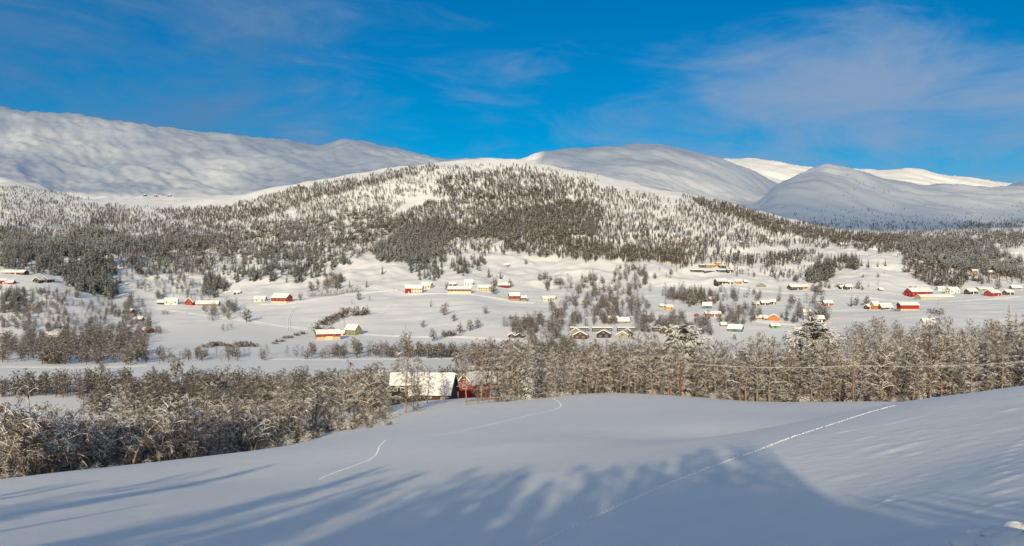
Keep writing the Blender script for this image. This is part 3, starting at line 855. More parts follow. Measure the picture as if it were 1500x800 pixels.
# spruces large enough to tell apart
DENSER[0] = 1.0
def individuals(name, meshes, specs, H0, cat, wide=1.0):
    k = 0
    for (poly, d, cl, cs, H, label, group) in specs:
        u, v = fill(poly, d, cl, cs, seed=31+k)
        x, y, z = sight(u, v, 240)
        for i in range(len(u)):
            if np.isnan(y[i]): continue
            plant(name, meshes[k % len(meshes)], (x[i], y[i], z[i]-.2), H*rng.uniform(.72, 1.25), H0, rng.uniform(0, 6.28), label, cat, group, wide)
            k += 1
SP = [
 ([(0,372),(110,366),(165,380),(175,425),(165,440),(120,428),(70,405),(0,392)], 1.3, .2, 22, 13.5, 'snow powdered dark spruce in the dense stand at the left edge above the knoll', 'spruces in the stand above the knoll'),
 ([(343,390),(372,374),(470,364),(520,382),(470,408),(430,414),(345,414)], 1.0, .35, 20, 12.5, 'snow powdered spruce in the stand between the hill foot and the red gabled farm', 'spruces at the foot of the hill on the left'),
 ([(590,380),(600,356),(640,352),(650,395),(640,412),(615,408),(600,395)], 1.4, .2, 14, 12, 'tall spruce in the tongue of wood running down to the cream farmhouse', 'spruces in the tongue of wood'),
 ([(1183,414),(1190,398),(1215,384),(1222,392),(1222,408),(1200,416)], 3.6, .0, 12, 13.5, 'dark spruce in the clump standing on the open field right of centre', 'spruces in the clump on the field'),
 ([(1216,384),(1258,380),(1262,394),(1226,395)], 3.4, .0, 12, 12, 'dark spruce in the row behind the clump on the open field', 'spruces in the row behind the clump'),
 ([(1000,432),(1034,430),(1034,448),(1004,452)], 2.2, .1, 12, 12.5, 'dark spruce in the small square stand above the yellow house', 'spruces above the yellow house'),
 ([(296,418),(312,408),(330,412),(330,426),(316,440),(300,432)], 1.8, .2, 12, 12, 'dark spruce in the little clump above the long white roofed barn', 'spruces above the long barn'),
 ([(660,392),(672,386),(684,388),(682,402),(664,404)], 1.6, .3, 12, 12, 'dark spruce in the scattered group on the slope above the long cream barn', 'spruces above the cream barn'),
 ([(690,386),(706,384),(708,400),(692,400)], 1.2, .3, 12, 12, 'dark spruce in the right hand group on the slope above the middle farm', 'spruces above the middle farm'),
 ([(0,440),(12,430),(30,440),(28,452),(0,455)], 1.5, .2, 12, 11, 'spruce at the left edge on the knoll below the red cabin', 'spruces on the knoll'),
]
individuals('spruce_tree', MID_SPRUCE_MESH, SP, 13.0, 'tree', 1.1)
DENSER[0] = 3.2
scatter('spruce_wood', 'snow powdered spruces filling the stands between those told apart', MID_SPRUCE_MESH, [s_[:5] for s_ in SP] + [([(165,358),(345,352),(350,400),(250,425),(180,395)], .28, .75, 26, 10), ([(430,345),(600,350),(560,372),(440,385)], .3, .6, 20, 11)], 13.0, 1.1)

# trees and bushes standing alone in the fields: (column, row of the foot, height in photo pixels, kind, label)
LONE = [
 (361,472,23,'b','large frosted tree leaning beside the bend of the farm road'),
 (468,486,18,'s','wide bush left of the red and cream barn'),
 (527,462,20,'s','full round bush at the top of the sunlit field'),
 (519,512,19,'b','small bare tree below the grey gabled house'),
 (512,421,12,'c','lone small spruce above the curved row of saplings'),
 (537,421,12,'c','second lone spruce right of the one above the saplings'),
 (525,440,14,'b','thin tree standing over the round bush'),
 (440,440,12,'b','bare young tree beside the red gabled barn'),
 (631,449,9,'c','tiny dark conifer at the head of the field dip'),
 (650,462,19,'b','dense bare tree in the middle of the open field'),
 (665,471,13,'b','rounded bare tree just below the dense one in the open field'),
 (711,460,12,'b','lone little tree in the field under the long cream barn'),
 (750,467,7,'s','small dark bush in the field under the red and grey barn'),
 (636,500,19,'b','upright bare tree at the left end of the diagonal tree line'),
 (650,495,12,'b','slim bare tree second from the left of the diagonal tree line'),
 (662,493,15,'s','spreading bush in the middle of the diagonal tree line'),
 (674,489,17,'b','slender bare tree right of the spreading bush on the diagonal'),
 (688,485,17,'b','broad bare tree near the upper end of the diagonal tree line'),
 (699,481,16,'b','topmost bare tree of the diagonal tree line'),
 (594,512,27,'b','tall pale frosted tree left of the small brown shed'),
 (613,514,16,'b','bushy bare tree over the small brown shed'),
 (619,480,11,'b','thin leafless stem alone in the open field'),
 (716,407,16,'c','narrow spruce above the dark red barn'),
 (725,418,15,'b','grey bare tree left of the dark red barn'),
 (722,431,18,'b','tall thin tree in front of the white farmhouse'),
 (733,408,13,'c','small perfect cone shaped spruce above the dark red barn'),
 (748,421,13,'b','bare tree at the right end of the dark red barn'),
 (655,425,12,'b','bare tree at the left end of the long cream barn'),
 (802,420,22,'c','tall dark spruce at the left tip of the birch stand'),
 (770,388,8,'b','lone bush high on the white slope'),
 (680,398,16,'c','pair topped spruce on the slope above the farms'),
 (676,385,14,'c','slim spruce on the upper slope above the farms'),
 (560,402,14,'c','spruce at the lower edge of the hill wood'),
 (1233,421,9,'s','round bush between the small farm and the red barn'),
 (1258,424,14,'b','round bare tree alone right of the dark farmhouse'),
 (1404,425,27,'c','tall dark spruce beside the white farmhouse on the right'),
 (1371,460,14,'s','round bush on the field below the red barns'),
 (1432,412,13,'s','wide low bush on the slope above the right farm'),
 (1418,404,7,'s','small round bush on the slope left of the wide one'),
 (1247,449,18,'c','dark spruce left of the orange and white farm'),
 (1255,448,14,'b','bare tree next to the dark spruce by the orange farm'),
 (1268,449,16,'b','bare tree touching the orange and white farmhouse'),
 (1272,392,12,'c','lone narrow spruce on top of the field'),
 (1286,391,10,'c','small spruce right of the lone narrow one'),
 (1297,390,12,'c','third spruce on top of the field, beside the lane'),
 (1337,424,8,'s','bush behind the long red barn'),
 (1380,420,20,'b','bare tree left of the white farmhouse on the right'),
 (1355,404,13,'b','bare tree along the hedge line up the right field'),
 (1362,418,12,'b','broad bare tree at the lower end of the hedge line'),
 (1463,424,14,'b','bare tree behind the red barn at the far right'),
 (1152,470,20,'c','dark spruce right of the orange cabin'),
 (1168,472,16,'c','second spruce right of the orange cabin'),
 (1145,466,9,'b','little bare tree touching the orange cabin'),
 (1055,455,17,'c','dark spruce standing over the red row of garages'),
 (1015,492,13,'b','bare tree at the end of the stepped cabins'),
 (8,508,26,'b','big dark bare tree at the left edge by the river wood'),
 (43,502,12,'s','round frosted bush beside the long low shed'),
 (91,497,22,'b','tall frosted tree right of the long low shed'),
 (149,548,20,'b','round pale willow on the edge of the frozen river'),
 (258,552,36,'b','tall frosted tree rising over the river wood'),
 (385,528,16,'b','bare tree alone on the near bank'),
]
for i, (u, v, h, k, lab) in enumerate(LONE):
    p = at(u, v, 240)
    Hm = h/F*p.y
    if k == 'c': plant('spruce_tree', MID_SPRUCE_MESH[i % 4], p, Hm, 13.0, i*1.3, lab, 'tree')
    elif k == 's': plant('field_bush', MID_SHRUB[i % 3], p, Hm, 3.2, i*1.7, lab, 'bush', wide=1.15)
    else: plant('birch_tree', DENSE_BIRCH_MESH[i % 4], p, Hm, 9.0, i*2.1, lab, 'tree', wide=1.1)
# hedges and rows of saplings, each plant on its own
def hedge(pts, n, hpx, name, label, cat, group, meshes, H0, jit=1.5):
    pts = np.array(pts, float)
    seg = np.r_[0, np.cumsum(np.linalg.norm(np.diff(pts, axis=0), axis=1))]
    for i in range(n):
        t = seg[-1]*(i+.5)/n
        u = np.interp(t, seg, pts[:, 0])+rng.normal(0, jit); v = np.interp(t, seg, pts[:, 1])+rng.normal(0, jit*.4)
        p = at(u, v, 240)
        plant(name, meshes[i % len(meshes)], p, hpx*rng.uniform(.7, 1.2)/F*p.y, H0, i*1.9, label, cat, group, 1.15)
hedge([(403,505),(420,496),(442,489)], 9, 6, 'hedge_bush', 'low snowy bush in the slanting hedge below the red and cream barn', 'bush', 'bushes of the hedge below the barn', MID_SHRUB, 3.2)
hedge([(474,476),(490,468),(510,458)], 10, 11, 'hedge_bush', 'dense brown bush in the hedge climbing right above the red and cream barn', 'bush', 'bushes of the hedge above the barn', MID_SHRUB, 3.2)
hedge([(302,508),(318,507),(331,508)], 7, 11, 'hedge_bush', 'rounded bush in the left clump standing on the level snow', 'bush', 'bushes of the left clump on the level snow', MID_SHRUB, 3.2)
hedge([(342,508),(356,507),(371,508)], 7, 10, 'hedge_bush', 'rounded bush in the right clump standing on the level snow', 'bush', 'bushes of the right clump on the level snow', MID_SHRUB, 3.2)
hedge([(450,436),(490,433),(530,427)], 26, 9, 'sapling', 'thin sapling in the curved row at the top of the field', 'tree', 'saplings in the curved row', MID_BIRCH_MESH, 9.0, .6)
hedge([(236,460),(250,461)], 5, 7, 'sapling', 'small bare sapling on the rise below the white house on the left', 'tree', 'saplings on the rise', MID_BIRCH_MESH, 9.0, 2)
hedge([(323,486),(340,482)], 4, 10, 'sapling', 'small bare sapling beside the dip in the field on the left', 'tree', 'saplings by the dip', MID_BIRCH_MESH, 9.0, 2)
hedge([(1330,398),(1352,410),(1375,420)], 8, 9, 'hedge_bush', 'frosted bush in the hedge climbing the field behind the red barns on the right', 'bush', 'bushes of the hedge behind the right barns', MID_SHRUB, 3.2)

# ------------------------------------------------------------------ the near wood beyond the edge of the snow field
TREES = []
r = np.random.default_rng(77)
def crest_y(u): return float(Y_CREST(u))
def add(u, Y, H, kind): TREES.append((u, Y, H, kind))
# front row, left: leans over the brow
for u in np.arange(-40, 470, 11.0):
    uu = u+r.normal(0, 4)
    add(uu, crest_y(uu)*r.uniform(1.10, 1.24), r.uniform(6.0, 9.5), r.choice(['a', 'b', 'b', 'h', 'a']))
for u in np.arange(-40, 440, 10.0):
    uu = u+r.normal(0, 6)
    add(uu, crest_y(uu)*r.uniform(1.3, 1.6), r.uniform(7, 8.8) if uu < 140 else r.uniform(7.5, 11.5), r.choice(['a', 'b', 'b']))
for u in np.arange(-40, 420, 7.0):
    uu = u+r.normal(0, 8)
    Y = crest_y(uu)*r.uniform(1.6, 2.3)
    if uu < 130 and Y > 150: continue
    add(uu, Y, r.uniform(6.5, 8.5) if uu < 140 else r.uniform(8, 11.5), r.choice(['a', 'b']))
# trees around the dark house
for u, Y, H, k in [(455,172,9,'a'),(478,176,10.5,'a'),(497,170,12,'a'),(512,188,10,'b'),(527,160,9.5,'a'),(543,158,11,'a'),(556,166,8.5,'b'),(533,205,11,'b'),(560,210,12,'b'),(583,205,11.5,'b'),
                   (594,152,11.5,'b'),(606,155,7,'a'),(618,222,11,'b'),(648,232,10,'b'),(672,235,9.5,'b'),(632,240,11,'a'),(566,158,5.0,'a'),(587,222,12.5,'b'),
                   (612,166,8.5,'b'),(652,170,5.5,'a'),(626,172,7.0,'b'),(683,166,10.5,'b'),(706,160,12.5,'b'),(712,163,13,'b'),(719,161,12,'b'),(700,172,9,'a'),(735,164,10.5,'b'),(742,170,11,'b'),(729,178,10,'a')]:
    add(u, Y, H, k)
# the tall birch belt on the right
for u in np.arange(752, 1345, 10.5):
    uu = u+r.normal(0, 3.5)
    add(uu, crest_y(uu)*r.uniform(1.0, 1.05), r.uniform(7.0, 11.5), r.choice(['b', 'b', 'b', 'a', 'c'], p=[.30, .2, .15, .29, .06]))
for u in np.arange(745, 1540, 8.5):
    uu = u+r.normal(0, 5)
    add(uu, crest_y(uu)*r.uniform(1.07, 1.2), r.uniform(8.5, 12.3) + (.8 if uu > 1150 else (0 if uu > 850 else -1.5)), r.choice(['b', 'b', 'a', 'c'], p=[.4, .22, .27, .11]))
for u in np.arange(740, 1550, 5.5):
    uu = u+r.normal(0, 7)
    add(uu, crest_y(uu)*r.uniform(1.25, 1.7), r.uniform(8.5, 12.8)+(1.0 if uu > 1150 else 0), r.choice(['b', 'a', 'c'], p=[.6, .3, .1]))
for u in np.arange(1120, 1560, 3.6):
    uu = u+r.normal(0, 9)
    Y = r.uniform(262, 345)
    add(uu, Y, r.uniform(9, 13.5), r.choice(['b', 'c'], p=[.85, .15]))
for u in np.arange(1330, 1545, 9):
    uu = u+r.normal(0, 4)
    add(uu, crest_y(uu)*r.uniform(1.05, 1.25), r.uniform(10, 14), 'b')
LABEL_NEAR = {
 ('L', 'a'): ('many stemmed frosted alder in the thicket along the left brow of the snow field', 'alders along the left brow'),
 ('L', 'b'): ('slender frosted birch among the alders below the left brow of the snow field', 'birches below the left brow'),
 ('L', 'h'): ('snow bent tree arching over the left brow of the snow field', 'bent trees on the left brow'),
 ('M', 'a'): ('many stemmed snowy tree in the loose group around the dark house', 'many stemmed trees around the dark house'),
 ('M', 'b'): ('bare birch in the loose group around the dark house and red shed', 'birches around the dark house'),
 ('M', 'c'): ('small snow laden spruce at the left end of the tall wood by the red shed', 'spruces by the red shed'),
 ('R', 'a'): ('many stemmed snowy tree in the tall wood behind the right half of the field', 'many stemmed trees of the right wood'),
 ('R', 'b'): ('tall leafless birch with pale trunk in the wood behind the right half of the field', 'birches of the right wood'),
 ('R', 'c'): ('snow laden dark spruce among the birches of the right wood', 'spruces of the right wood'),
}
CNT = {'b': 0, 'a': 0, 'c': 0, 'h': 0}
rest = {'b': [], 'c': []}
TREES.sort(key=lambda t: -t[2]/t[1])
for i, (u, Y, H, k) in enumerate(TREES):
    x = (u-CU)/F*Y
    z = gz(x, Y)-.15
    H *= 1+.34*float(perlin(np.array([u/70.0+.37]), np.array([Y/45.0]))[0])
    side = 'L' if u < 450 else ('M' if u < 750 else 'R')
    rz = r.uniform(0, 6.28)
    if 1225 < u < 1345 and 240 < Y < 285 and r.random() < .75: continue
    if CNT['b']+CNT['a']+CNT['h'] > 262 and k in 'ab' or (k == 'c' and CNT['c'] > 40):
        rest['c' if k == 'c' else 'b'].append((x, Y, z, rz, H)); continue
    CNT[k] += 1
    lab, grp = LABEL_NEAR[(side, k)]
    if k == 'b': plant('birch_tree', BIRCH[i % 6], (x, Y, z), H, 12.0, rz, lab, 'tree', grp)
    elif k == 'a': plant('alder_tree', ALDER[i % 4], (x, Y, z), H, 9.0, rz, lab, 'tree', grp)
    elif k == 'h': plant('bent_tree', ARCHED[i % 2], (x, Y, z), H, 8.0, rz, lab, 'tree', grp)
    else: plant('spruce_tree', SPRUCE[i % 3], (x, Y, z), H, 14.0, rz, lab, 'tree', grp)
a_ = np.array(rest['b'])
BACK = []
for i in (0, 1, 2, 4):
    BACK.append(BIRCH[i])
back_mesh = []
def joined(pr, name):
    vs = []; fs = []; n = 0; mi = []
    for j, me in enumerate(pr):
        v = np.empty(len(me.vertices)*3, np.float32); me.vertices.foreach_get('co', v); v = v.reshape(-1, 3)
        f = np.empty(len(me.loops), np.int32); me.loops.foreach_get('vertex_index', f); f = f.reshape(-1, 4)
        vs.append(v); fs.append(f+n); n += len(v); mi.append(np.full(len(f), j, np.int32))
    o = mesh_obj(name, np.concatenate(vs), np.concatenate(fs), [pr[0].materials[0], pr[1].materials[0]], link=False)
    o.data.polygons.foreach_set('material_index', np.concatenate(mi))
    return o.data
back_mesh = [joined(p, 'back_birch') for p in BACK]
wood('birch_wood', back_mesh, a_[:, :3], a_[:, 3], a_[:, 4]/12.0, np.arange(len(a_)) % 4, 'leafless birch wood filling in behind the first trees')
# undergrowth at the foot of the birches
us = []
for u in np.r_[np.arange(735, 1345, 7.0), np.arange(540, 580, 16.0)]:
    uu = u+r.normal(0, 5)
    us.append((uu, crest_y(uu)*r.uniform(1.0, 1.12), r.uniform(1.2, 3.4)*(.5 if uu < 700 else 1)))
for u in np.arange(-30, 560, 6.0):
    uu = u+r.normal(0, 5)
    us.append((uu, crest_y(uu)*r.uniform(1.12, 1.3), r.uniform(1.5, 3.4)))
b_ = np.array([((u-CU)/F*Y, Y, gz((u-CU)/F*Y, Y)-.1, H) for u, Y, H in us])
wood('undergrowth', SHRUB, b_[:, :3], r.uniform(0, 6.28, len(b_)), b_[:, 3]/3.0, np.arange(len(b_)) % 3, 'snow laden undergrowth at the feet of the birches')
# the two conifers that stand out of the wood
for u, Y, H, k, lab in [(1190, 168, 16.0, 'p', 'big snow laden pine rising out of the birch wood right of centre'),
                        (1003, 170, 14.0, 'p', 'snow laden pine in the birch wood behind the middle of the field'),
                        (888, 166, 8.5, 's', 'small snow covered spruce at the edge of the field in the birch wood'),
                        (1478, 300, 17, 's', 'tall dark spruce standing out at the right edge of the far wood'),
                        (952, 285, 15, 's', 'dark spruce in front of the stepped cabins, left of the tallest pine')]:
    x = (u-CU)/F*Y
    plant('pine_tree' if k == 'p' else 'spruce_tree', PINE[0 if u > 1100 else 1] if k == 'p' else SPRUCE[1], (x, Y, gz(x, Y)-.1), H, 13.0 if k == 'p' else 14.0, 1.0, lab, 'tree', wide=1.1)

# ------------------------------------------------------------------ buildings
WALLS = {
 'red': (0.30, 0.022, 0.018), 'darkred': (0.17, 0.022, 0.02), 'brown': (0.085, 0.045, 0.028), 'dark': (0.035, 0.03, 0.03), 'cream': (0.60, 0.53, 0.38),
 'white': (0.75, 0.73, 0.66), 'grey': (0.22, 0.22, 0.19), 'olive': (0.25, 0.24, 0.13), 'orange': (0.50, 0.17, 0.035), 'yellow': (0.62, 0.38, 0.06),
 'teal': (0.05, 0.15, 0.19), 'green': (0.10, 0.24, 0.06), 'tan': (0.48, 0.42, 0.29), 'slate': (0.045, 0.07, 0.10), 'stone': (0.30, 0.27, 0.21)}
def wall_mat(c):
    return mat('painted_boards_' + c, WALLS[c], 0.75, noise=0.18, nscale=1.5)
m_pane = mat('window_glass', (0.03, 0.035, 0.045), 0.15, spec=0.5)
m_trim = mat('white_trim', (0.72, 0.71, 0.68), 0.6)
m_eave = mat('dark_eaves', (0.05, 0.04, 0.035), 0.8)
m_stone = mat('stone_base', (0.28, 0.26, 0.23), 0.9, noise=0.3, nscale=1.2)
m_chim = mat('chimney_brick', (0.2, 0.17, 0.16), 0.9, noise=0.2)

def box_vf(x0, x1, y0, y1, z0, z1):
    v = [(x0,y0,z0),(x1,y0,z0),(x1,y1,z0),(x0,y1,z0),(x0,y0,z1),(x1,y0,z1),(x1,y1,z1),(x0,y1,z1)]
    f = [(0,3,2,1),(4,5,6,7),(0,1,5,4),(1,2,6,5),(2,3,7,6),(3,0,4,7)]
    return v, f
def gable_body(w, d, h, ph, z0=-2.5):
    """walls with gables at the two ends of the length w"""
    x, y = w/2, d/2
    v = [(-x,-y,z0),(x,-y,z0),(x,y,z0),(-x,y,z0),(-x,-y,h),(x,-y,h),(x,y,h),(-x,y,h),(-x,0,h+ph),(x,0,h+ph)]
    f = [(0,1,5,4),(2,3,7,6),(1,2,6,9,5),(3,0,4,8,7),(4,5,9,8),(6,7,8,9),(0,3,2,1)]
    return v, f
def roof_shell(w, d, h, ph, t, ov=.5, lift=0.0, rag=0.0):
    """a bent slab over the gables; t thick"""
    x, y = w/2+ov, d/2+ov
    s = ph/(d/2)
    he = h-ov*s+lift
    pts = [(-y, he), (0, h+ph+lift), (y, he)]
    v = []
    nx = 7
    rr = np.random.default_rng(int(w*100+d*10))
    for i in range(nx):
        xx = -x+2*x*i/(nx-1)
        for (yy, zz) in pts:
            v.append((xx, yy, zz))
        for (yy, zz) in pts:
            k = 1+rag*rr.normal()
            v.append((xx, yy*(1+rag*.05*rr.normal()), zz+t*k))
    f = []
    for i in range(nx-1):
        a = i*6; b = a+6
        f += [(a+3,b+3,b+4,a+4),(a+4,b+4,b+5,a+5),(a,a+1,b+1,b),(a+1,a+2,b+2,b+1),(a,b,b+3,a+3),(a+2,a+5,b+5,b+2)]
    e = (nx-1)*6
    f += [(0,3,4,1),(1,4,5,2),(e,e+1,e+4,e+3),(e+1,e+2,e+5,e+4)]
    return v, f
WIN_CACHE = {}
def window(parent, x, y, z, w, h, face, pane_parts=True):
    """face 0: wall looking at -y; 1: looking at -x; 2: looking at +x"""
    key = (round(w, 2), round(h, 2), face, pane_parts)
    if key not in WIN_CACHE:
        if face == 0: fr = box_vf(-w/2-.12, w/2+.12, -.06, .0, -h/2-.12, h/2+.12); pn = box_vf(-w/2, w/2, -.09, -.055, -h/2, h/2)
        else:
            s = -1 if face == 1 else 1
            a, b = sorted((0.0, s*.06)); c, d = sorted((s*.055, s*.09))
            fr = box_vf(a, b, -w/2-.12, w/2+.12, -h/2-.12, h/2+.12); pn = box_vf(c, d, -w/2, w/2, -h/2, h/2)
        a = mesh_obj('window', fr[0], fr[1], m_trim, link=False).data
        b = mesh_obj('pane', pn[0], pn[1], m_pane, link=False).data
        WIN_CACHE[key] = (a, b)
    a, b = WIN_CACHE[key]
    o = bpy.data.objects.new('window', a); o.parent = parent; o.location = (x, y, z); C.objects.link(o)
    p = bpy.data.objects.new('pane', b); p.parent = o; C.objects.link(p)

def house(name, u, v, wpx, label, wall, hpx=None, depth=None, yaw=0.0, roof=None, base=None, baseh=0.4, ph=None, snow=.55, wins=(3, 1), end=True, group=None, cat=None, chim=False, door=True, ymin=240, pos=None, ov=.5, gate=None, front_roof=None, flat=False, lift=0.0):
    """one building: (u, v) the middle of its foot on the photo, wpx the length it shows"""
    p = pos if pos is not None else at(u, v, ymin)
    k = p.y/F
    w = wpx*k
    if abs(yaw) > 45: d = w; w = (depth or 1.35)*d
    else: d = depth*k if depth else min(max(w*.62, 4.5), 10)
    h = (hpx or 6)*k
    pitch = ph*k if ph else d*.36
    e = empty(name, p + Vector((0, (w if abs(yaw) > 45 else d)*.5, -.1+lift)), R(yaw))
    tag(e, label, cat or ('barn' if 'barn' in name else 'shed' if 'shed' in name or 'hut' in name else 'house'), group)
    if flat: pitch = .25
    vb, fb = gable_body(w, d, h, pitch)
    mesh_obj('wall', vb, fb, wall_mat(wall), e)
    if base:
        bv, bf = box_vf(-w/2-.05, w/2+.05, -d/2-.05, d/2+.05, -2.6, baseh*h)
        mesh_obj('base', bv, bf, wall_mat(base), e)
    rv, rf = roof_shell(w, d, h, pitch, .16, ov, .02)
    mesh_obj('roof', rv, rf, wall_mat(roof) if roof else m_eave, e)
    if snow > 0:
        sv, sf = roof_shell(w, d, h, pitch, snow, ov*.92, .185, .12)
        mesh_obj('roof_snow', sv, sf, m_snow_roof, e)
    ww, wh = min(1.3, w*.12), min(1.35, h*.34)
    nx, nz = wins
    zs0 = baseh*h if base else 0.0
    for j in range(nz):
        zz = zs0 + (h-zs0)*(j+.55)/nz
        for i in range(nx):
            xx = -w/2 + w*(i+.5)/nx
            if door and j == 0 and i == nx//2 and not base: continue
            window(e, xx, -d/2-.01, zz, ww, wh, 0)
    if end and abs(yaw) > 5:
        f = 1 if yaw > 0 else 2
        sx = -w/2-.01 if f == 1 else w/2+.01
        if base: sx += -.0
        for yy in ((-d*.22, d*.22) if d > 5.5 else (0,)):
            window(e, sx, yy, zs0+(h-zs0)*.55, ww, wh, f)
        window(e, sx, 0, h+pitch*.35, ww*.8, wh*.8, f)
    if door and not base:
        xx = -w/2 + w*(nx//2+.5)/max(nx, 1)
        dv, df = box_vf(xx-.5, xx+.5, -d/2-.07, -d/2, -.4, min(2.05, h*.85))
        mesh_obj('door', dv, df, m_trim if wall in ('red', 'darkred', 'brown', 'dark') else wall_mat('brown'), e)
    if gate:
        gv, gf = box_vf(-w*.12, w*.18, -d/2-.12, -d/2-.06, -.5, h*.62)
        mesh_obj('gate', gv, gf, wall_mat(gate), e)
    if chim:
        cv, cf = box_vf(-w*.15-.35, -w*.15+.35, -.35, .35, h+pitch*.6, h+pitch+1.1)
        c = mesh_obj('chimney', cv, cf, m_chim, e)
        cv, cf = box_vf(-w*.15-.42, -w*.15+.42, -.42, .42, h+pitch+1.1, h+pitch+1.4)
        mesh_obj('snow_cap', cv, cf, m_snow_roof, c)
    return e

# left of the picture
house('hut', 54, 414, 11, 'left of the twin dark brown cabins under the spruces at the left edge', 'dark', 4, yaw=82, wins=(2,1), cat='cabin')
house('hut', 66, 414, 11, 'right of the twin dark brown cabins under the spruces at the left edge', 'dark', 4, yaw=82, wins=(2,1), cat='cabin')
house('red_hut', 2, 416, 10, 'bright red cabin cut by the left edge of the picture', 'red', 5, yaw=40, wins=(1,1), cat='cabin')
house('shed', 13, 416, 12, 'low red shed right of the cabin cut by the left edge', 'red', 2.5, wins=(0,1), door=False)
house('long_house', 18, 402, 34, 'long low snow roofed house on the bank above the red cabin at the left edge', 'brown', 2.5, wins=(4,1), ph=3)
house('red_hut', 191, 459, 8, 'little red hut among the frosted trees right of the knoll', 'red', 3.2, yaw=-30, wins=(1,1))
house('red_shed', 215, 488, 15, 'dark red shed at the foot of the knoll beside the open field', 'red', 4.5, yaw=-28, wins=(1,1), ph=3)
house('shed', 201, 470, 13, 'small brown shed between the two red huts right of the knoll', 'brown', 2.6, wins=(1,1))
house('long_shed', 74, 493, 25, 'long low snow covered shed by the river wood on the left', 'tan', 2.6, wins=(3,1), ph=3)
house('house', 249, 446, 18, 'white house at the left end of the hillside farm with the red gabled barn', 'white', 5, yaw=14, wins=(3,1), ph=4, chim=True)
house('shed', 236, 446, 12, 'slate dark shed left of the white house on the left farm', 'slate', 3.2, yaw=-12, wins=(1,1))
house('red_barn', 278, 447, 13, 'red barn showing its gable beside the long white roof on the left farm', 'red', 4.5, yaw=78, depth=1.2, wins=(1,1), ph=6)
house('long_barn', 303, 449, 33, 'long low barn with yellow grey wall and white roof right of the red gable', 'stone', 4, depth=10, wins=(3,1), ph=3.5)
house('hut', 347, 431, 9, 'lone dark hut on the slope left of the red gabled barn', 'dark', 3, wins=(1,1))
house('house', 380, 442, 16, 'small cream house left of the long red barn on the upper left field', 'cream', 4, wins=(2,1), chim=True)
house('red_barn', 411, 444, 28, 'red barn with dark gable and stone base on the upper left field', 'red', 8, yaw=-24, base='cream', baseh=.35, wins=(4,1), ph=5)
house('red_barn', 478, 498, 34, 'red barn with big cream gate and cream base in the foreground farm on the left', 'red', 9, yaw=20, base='tan', baseh=.52, wins=(2,1), ph=5, gate='cream', depth=18)
house('farmhouse', 516, 491, 21, 'two storey grey green house with pale gable next to the red and cream barn', 'olive', 8, yaw=-34, wins=(3,2), ph=7, chim=True)
house('red_shed', 501, 491, 6, 'tiny red shed tucked between the grey house and its barn', 'red', 3, wins=(1,1))
house('shed', 607, 515, 9, 'small yellow brown shed under the frosted trees on the river bank', 'tan', 4, yaw=40, wins=(1,1))
# middle farms
house('red_barn', 598, 430, 10, 'bright red end of the cream farm building at the edge of the wood', 'red', 8, wins=(1,1), ph=4, yaw=10)
house('farmhouse', 611, 430, 16, 'cream farm building with rows of windows joined to the bright red barn', 'cream', 8, wins=(4,2), ph=4, yaw=-8)
house('house', 625, 423, 15, 'cream house behind the red and cream farm building', 'cream', 5, wins=(3,1), ph=4, yaw=-20, chim=True)
house('long_barn', 673, 430, 34, 'long cream barn with a red upper wall under a snowy roof', 'darkred', 6.5, base='cream', baseh=.55, wins=(6,1), ph=3.5, depth=11)
house('shed', 663, 419, 9, 'dark red shed behind the long cream barn', 'darkred', 3, wins=(1,1))
house('house', 686, 419, 12, 'white house behind the right end of the long cream barn', 'white', 4.5, wins=(3,1), ph=4)
house('house', 711, 427, 22, 'long pale two storey house right of the long cream barn', 'cream', 6, wins=(6,2), ph=3, depth=8)
house('red_barn', 738, 422, 17, 'long dark red barn between two bare trees on the middle farm', 'darkred', 4, wins=(0,1), door=False, ph=3)
house('red_barn', 753, 441, 15, 'bright red barn with grey stone base and slanted top', 'red', 8, base='stone', baseh=.45, yaw=12, wins=(2,1), ph=4)
house('shed', 766, 441, 11, 'grey and red lean-to joined to the right of the bright red barn', 'brown', 5, base='stone', baseh=.5, wins=(1,1), ph=2.5)
house('house', 800, 441, 11, 'left of two cream houses at the left edge of the birch stand', 'cream', 4, yaw=10, wins=(2,1))
house('house', 810, 440, 8, 'right of two cream houses at the left edge of the birch stand', 'cream', 3.5, yaw=-20, wins=(2,1))
house('shed', 742, 389, 7, 'tiny dark red hay shed high on the slope above the farms', 'darkred', 2, wins=(0,1), door=False)
house('hut', 751, 495, 10, 'left of two white roofed huts under the bushes below the middle farm', 'dark', 3.2, yaw=75, wins=(1,1))
house('hut', 763, 495, 10, 'right of two white roofed huts under the bushes below the middle farm', 'dark', 3.2, yaw=75, wins=(1,1))
# the row of holiday flats behind the birch wood
for i, (u, w, extra) in enumerate([(849, 26, 'leftmost'), (882, 28, 'second from the left'), (917, 24, 'third from the left'), (968, 24, 'rightmost')]):
    house('terraced_house', u, 486, w, extra+' of the four dark glazed terraces above the birch wood', 'slate', 6, depth=10, wins=(6,2), flat=True, group='dark terraces', cat='terrace')
for i, (u, v, w, c, lab) in enumerate([(852, 497, 20, 'brown', 'brown timber cabin with white roof at the left end of the lower row'), (845, 492, 14, 'grey', 'grey cabin roof behind the brown timber cabin at the left end of the lower row'),
     (886, 495, 20, 'dark', 'dark gabled cabin below the second terrace'), (913, 497, 17, 'stone', 'grey brown gabled cabin below the third terrace'), (920, 493, 16, 'dark', 'dark gabled cabin stepped behind the grey brown one')]):
    house('cabin', u, v, w, lab, c, 6, yaw=80, depth=1.2, wins=(2,1), ph=5, cat='cabin', ymin=400)
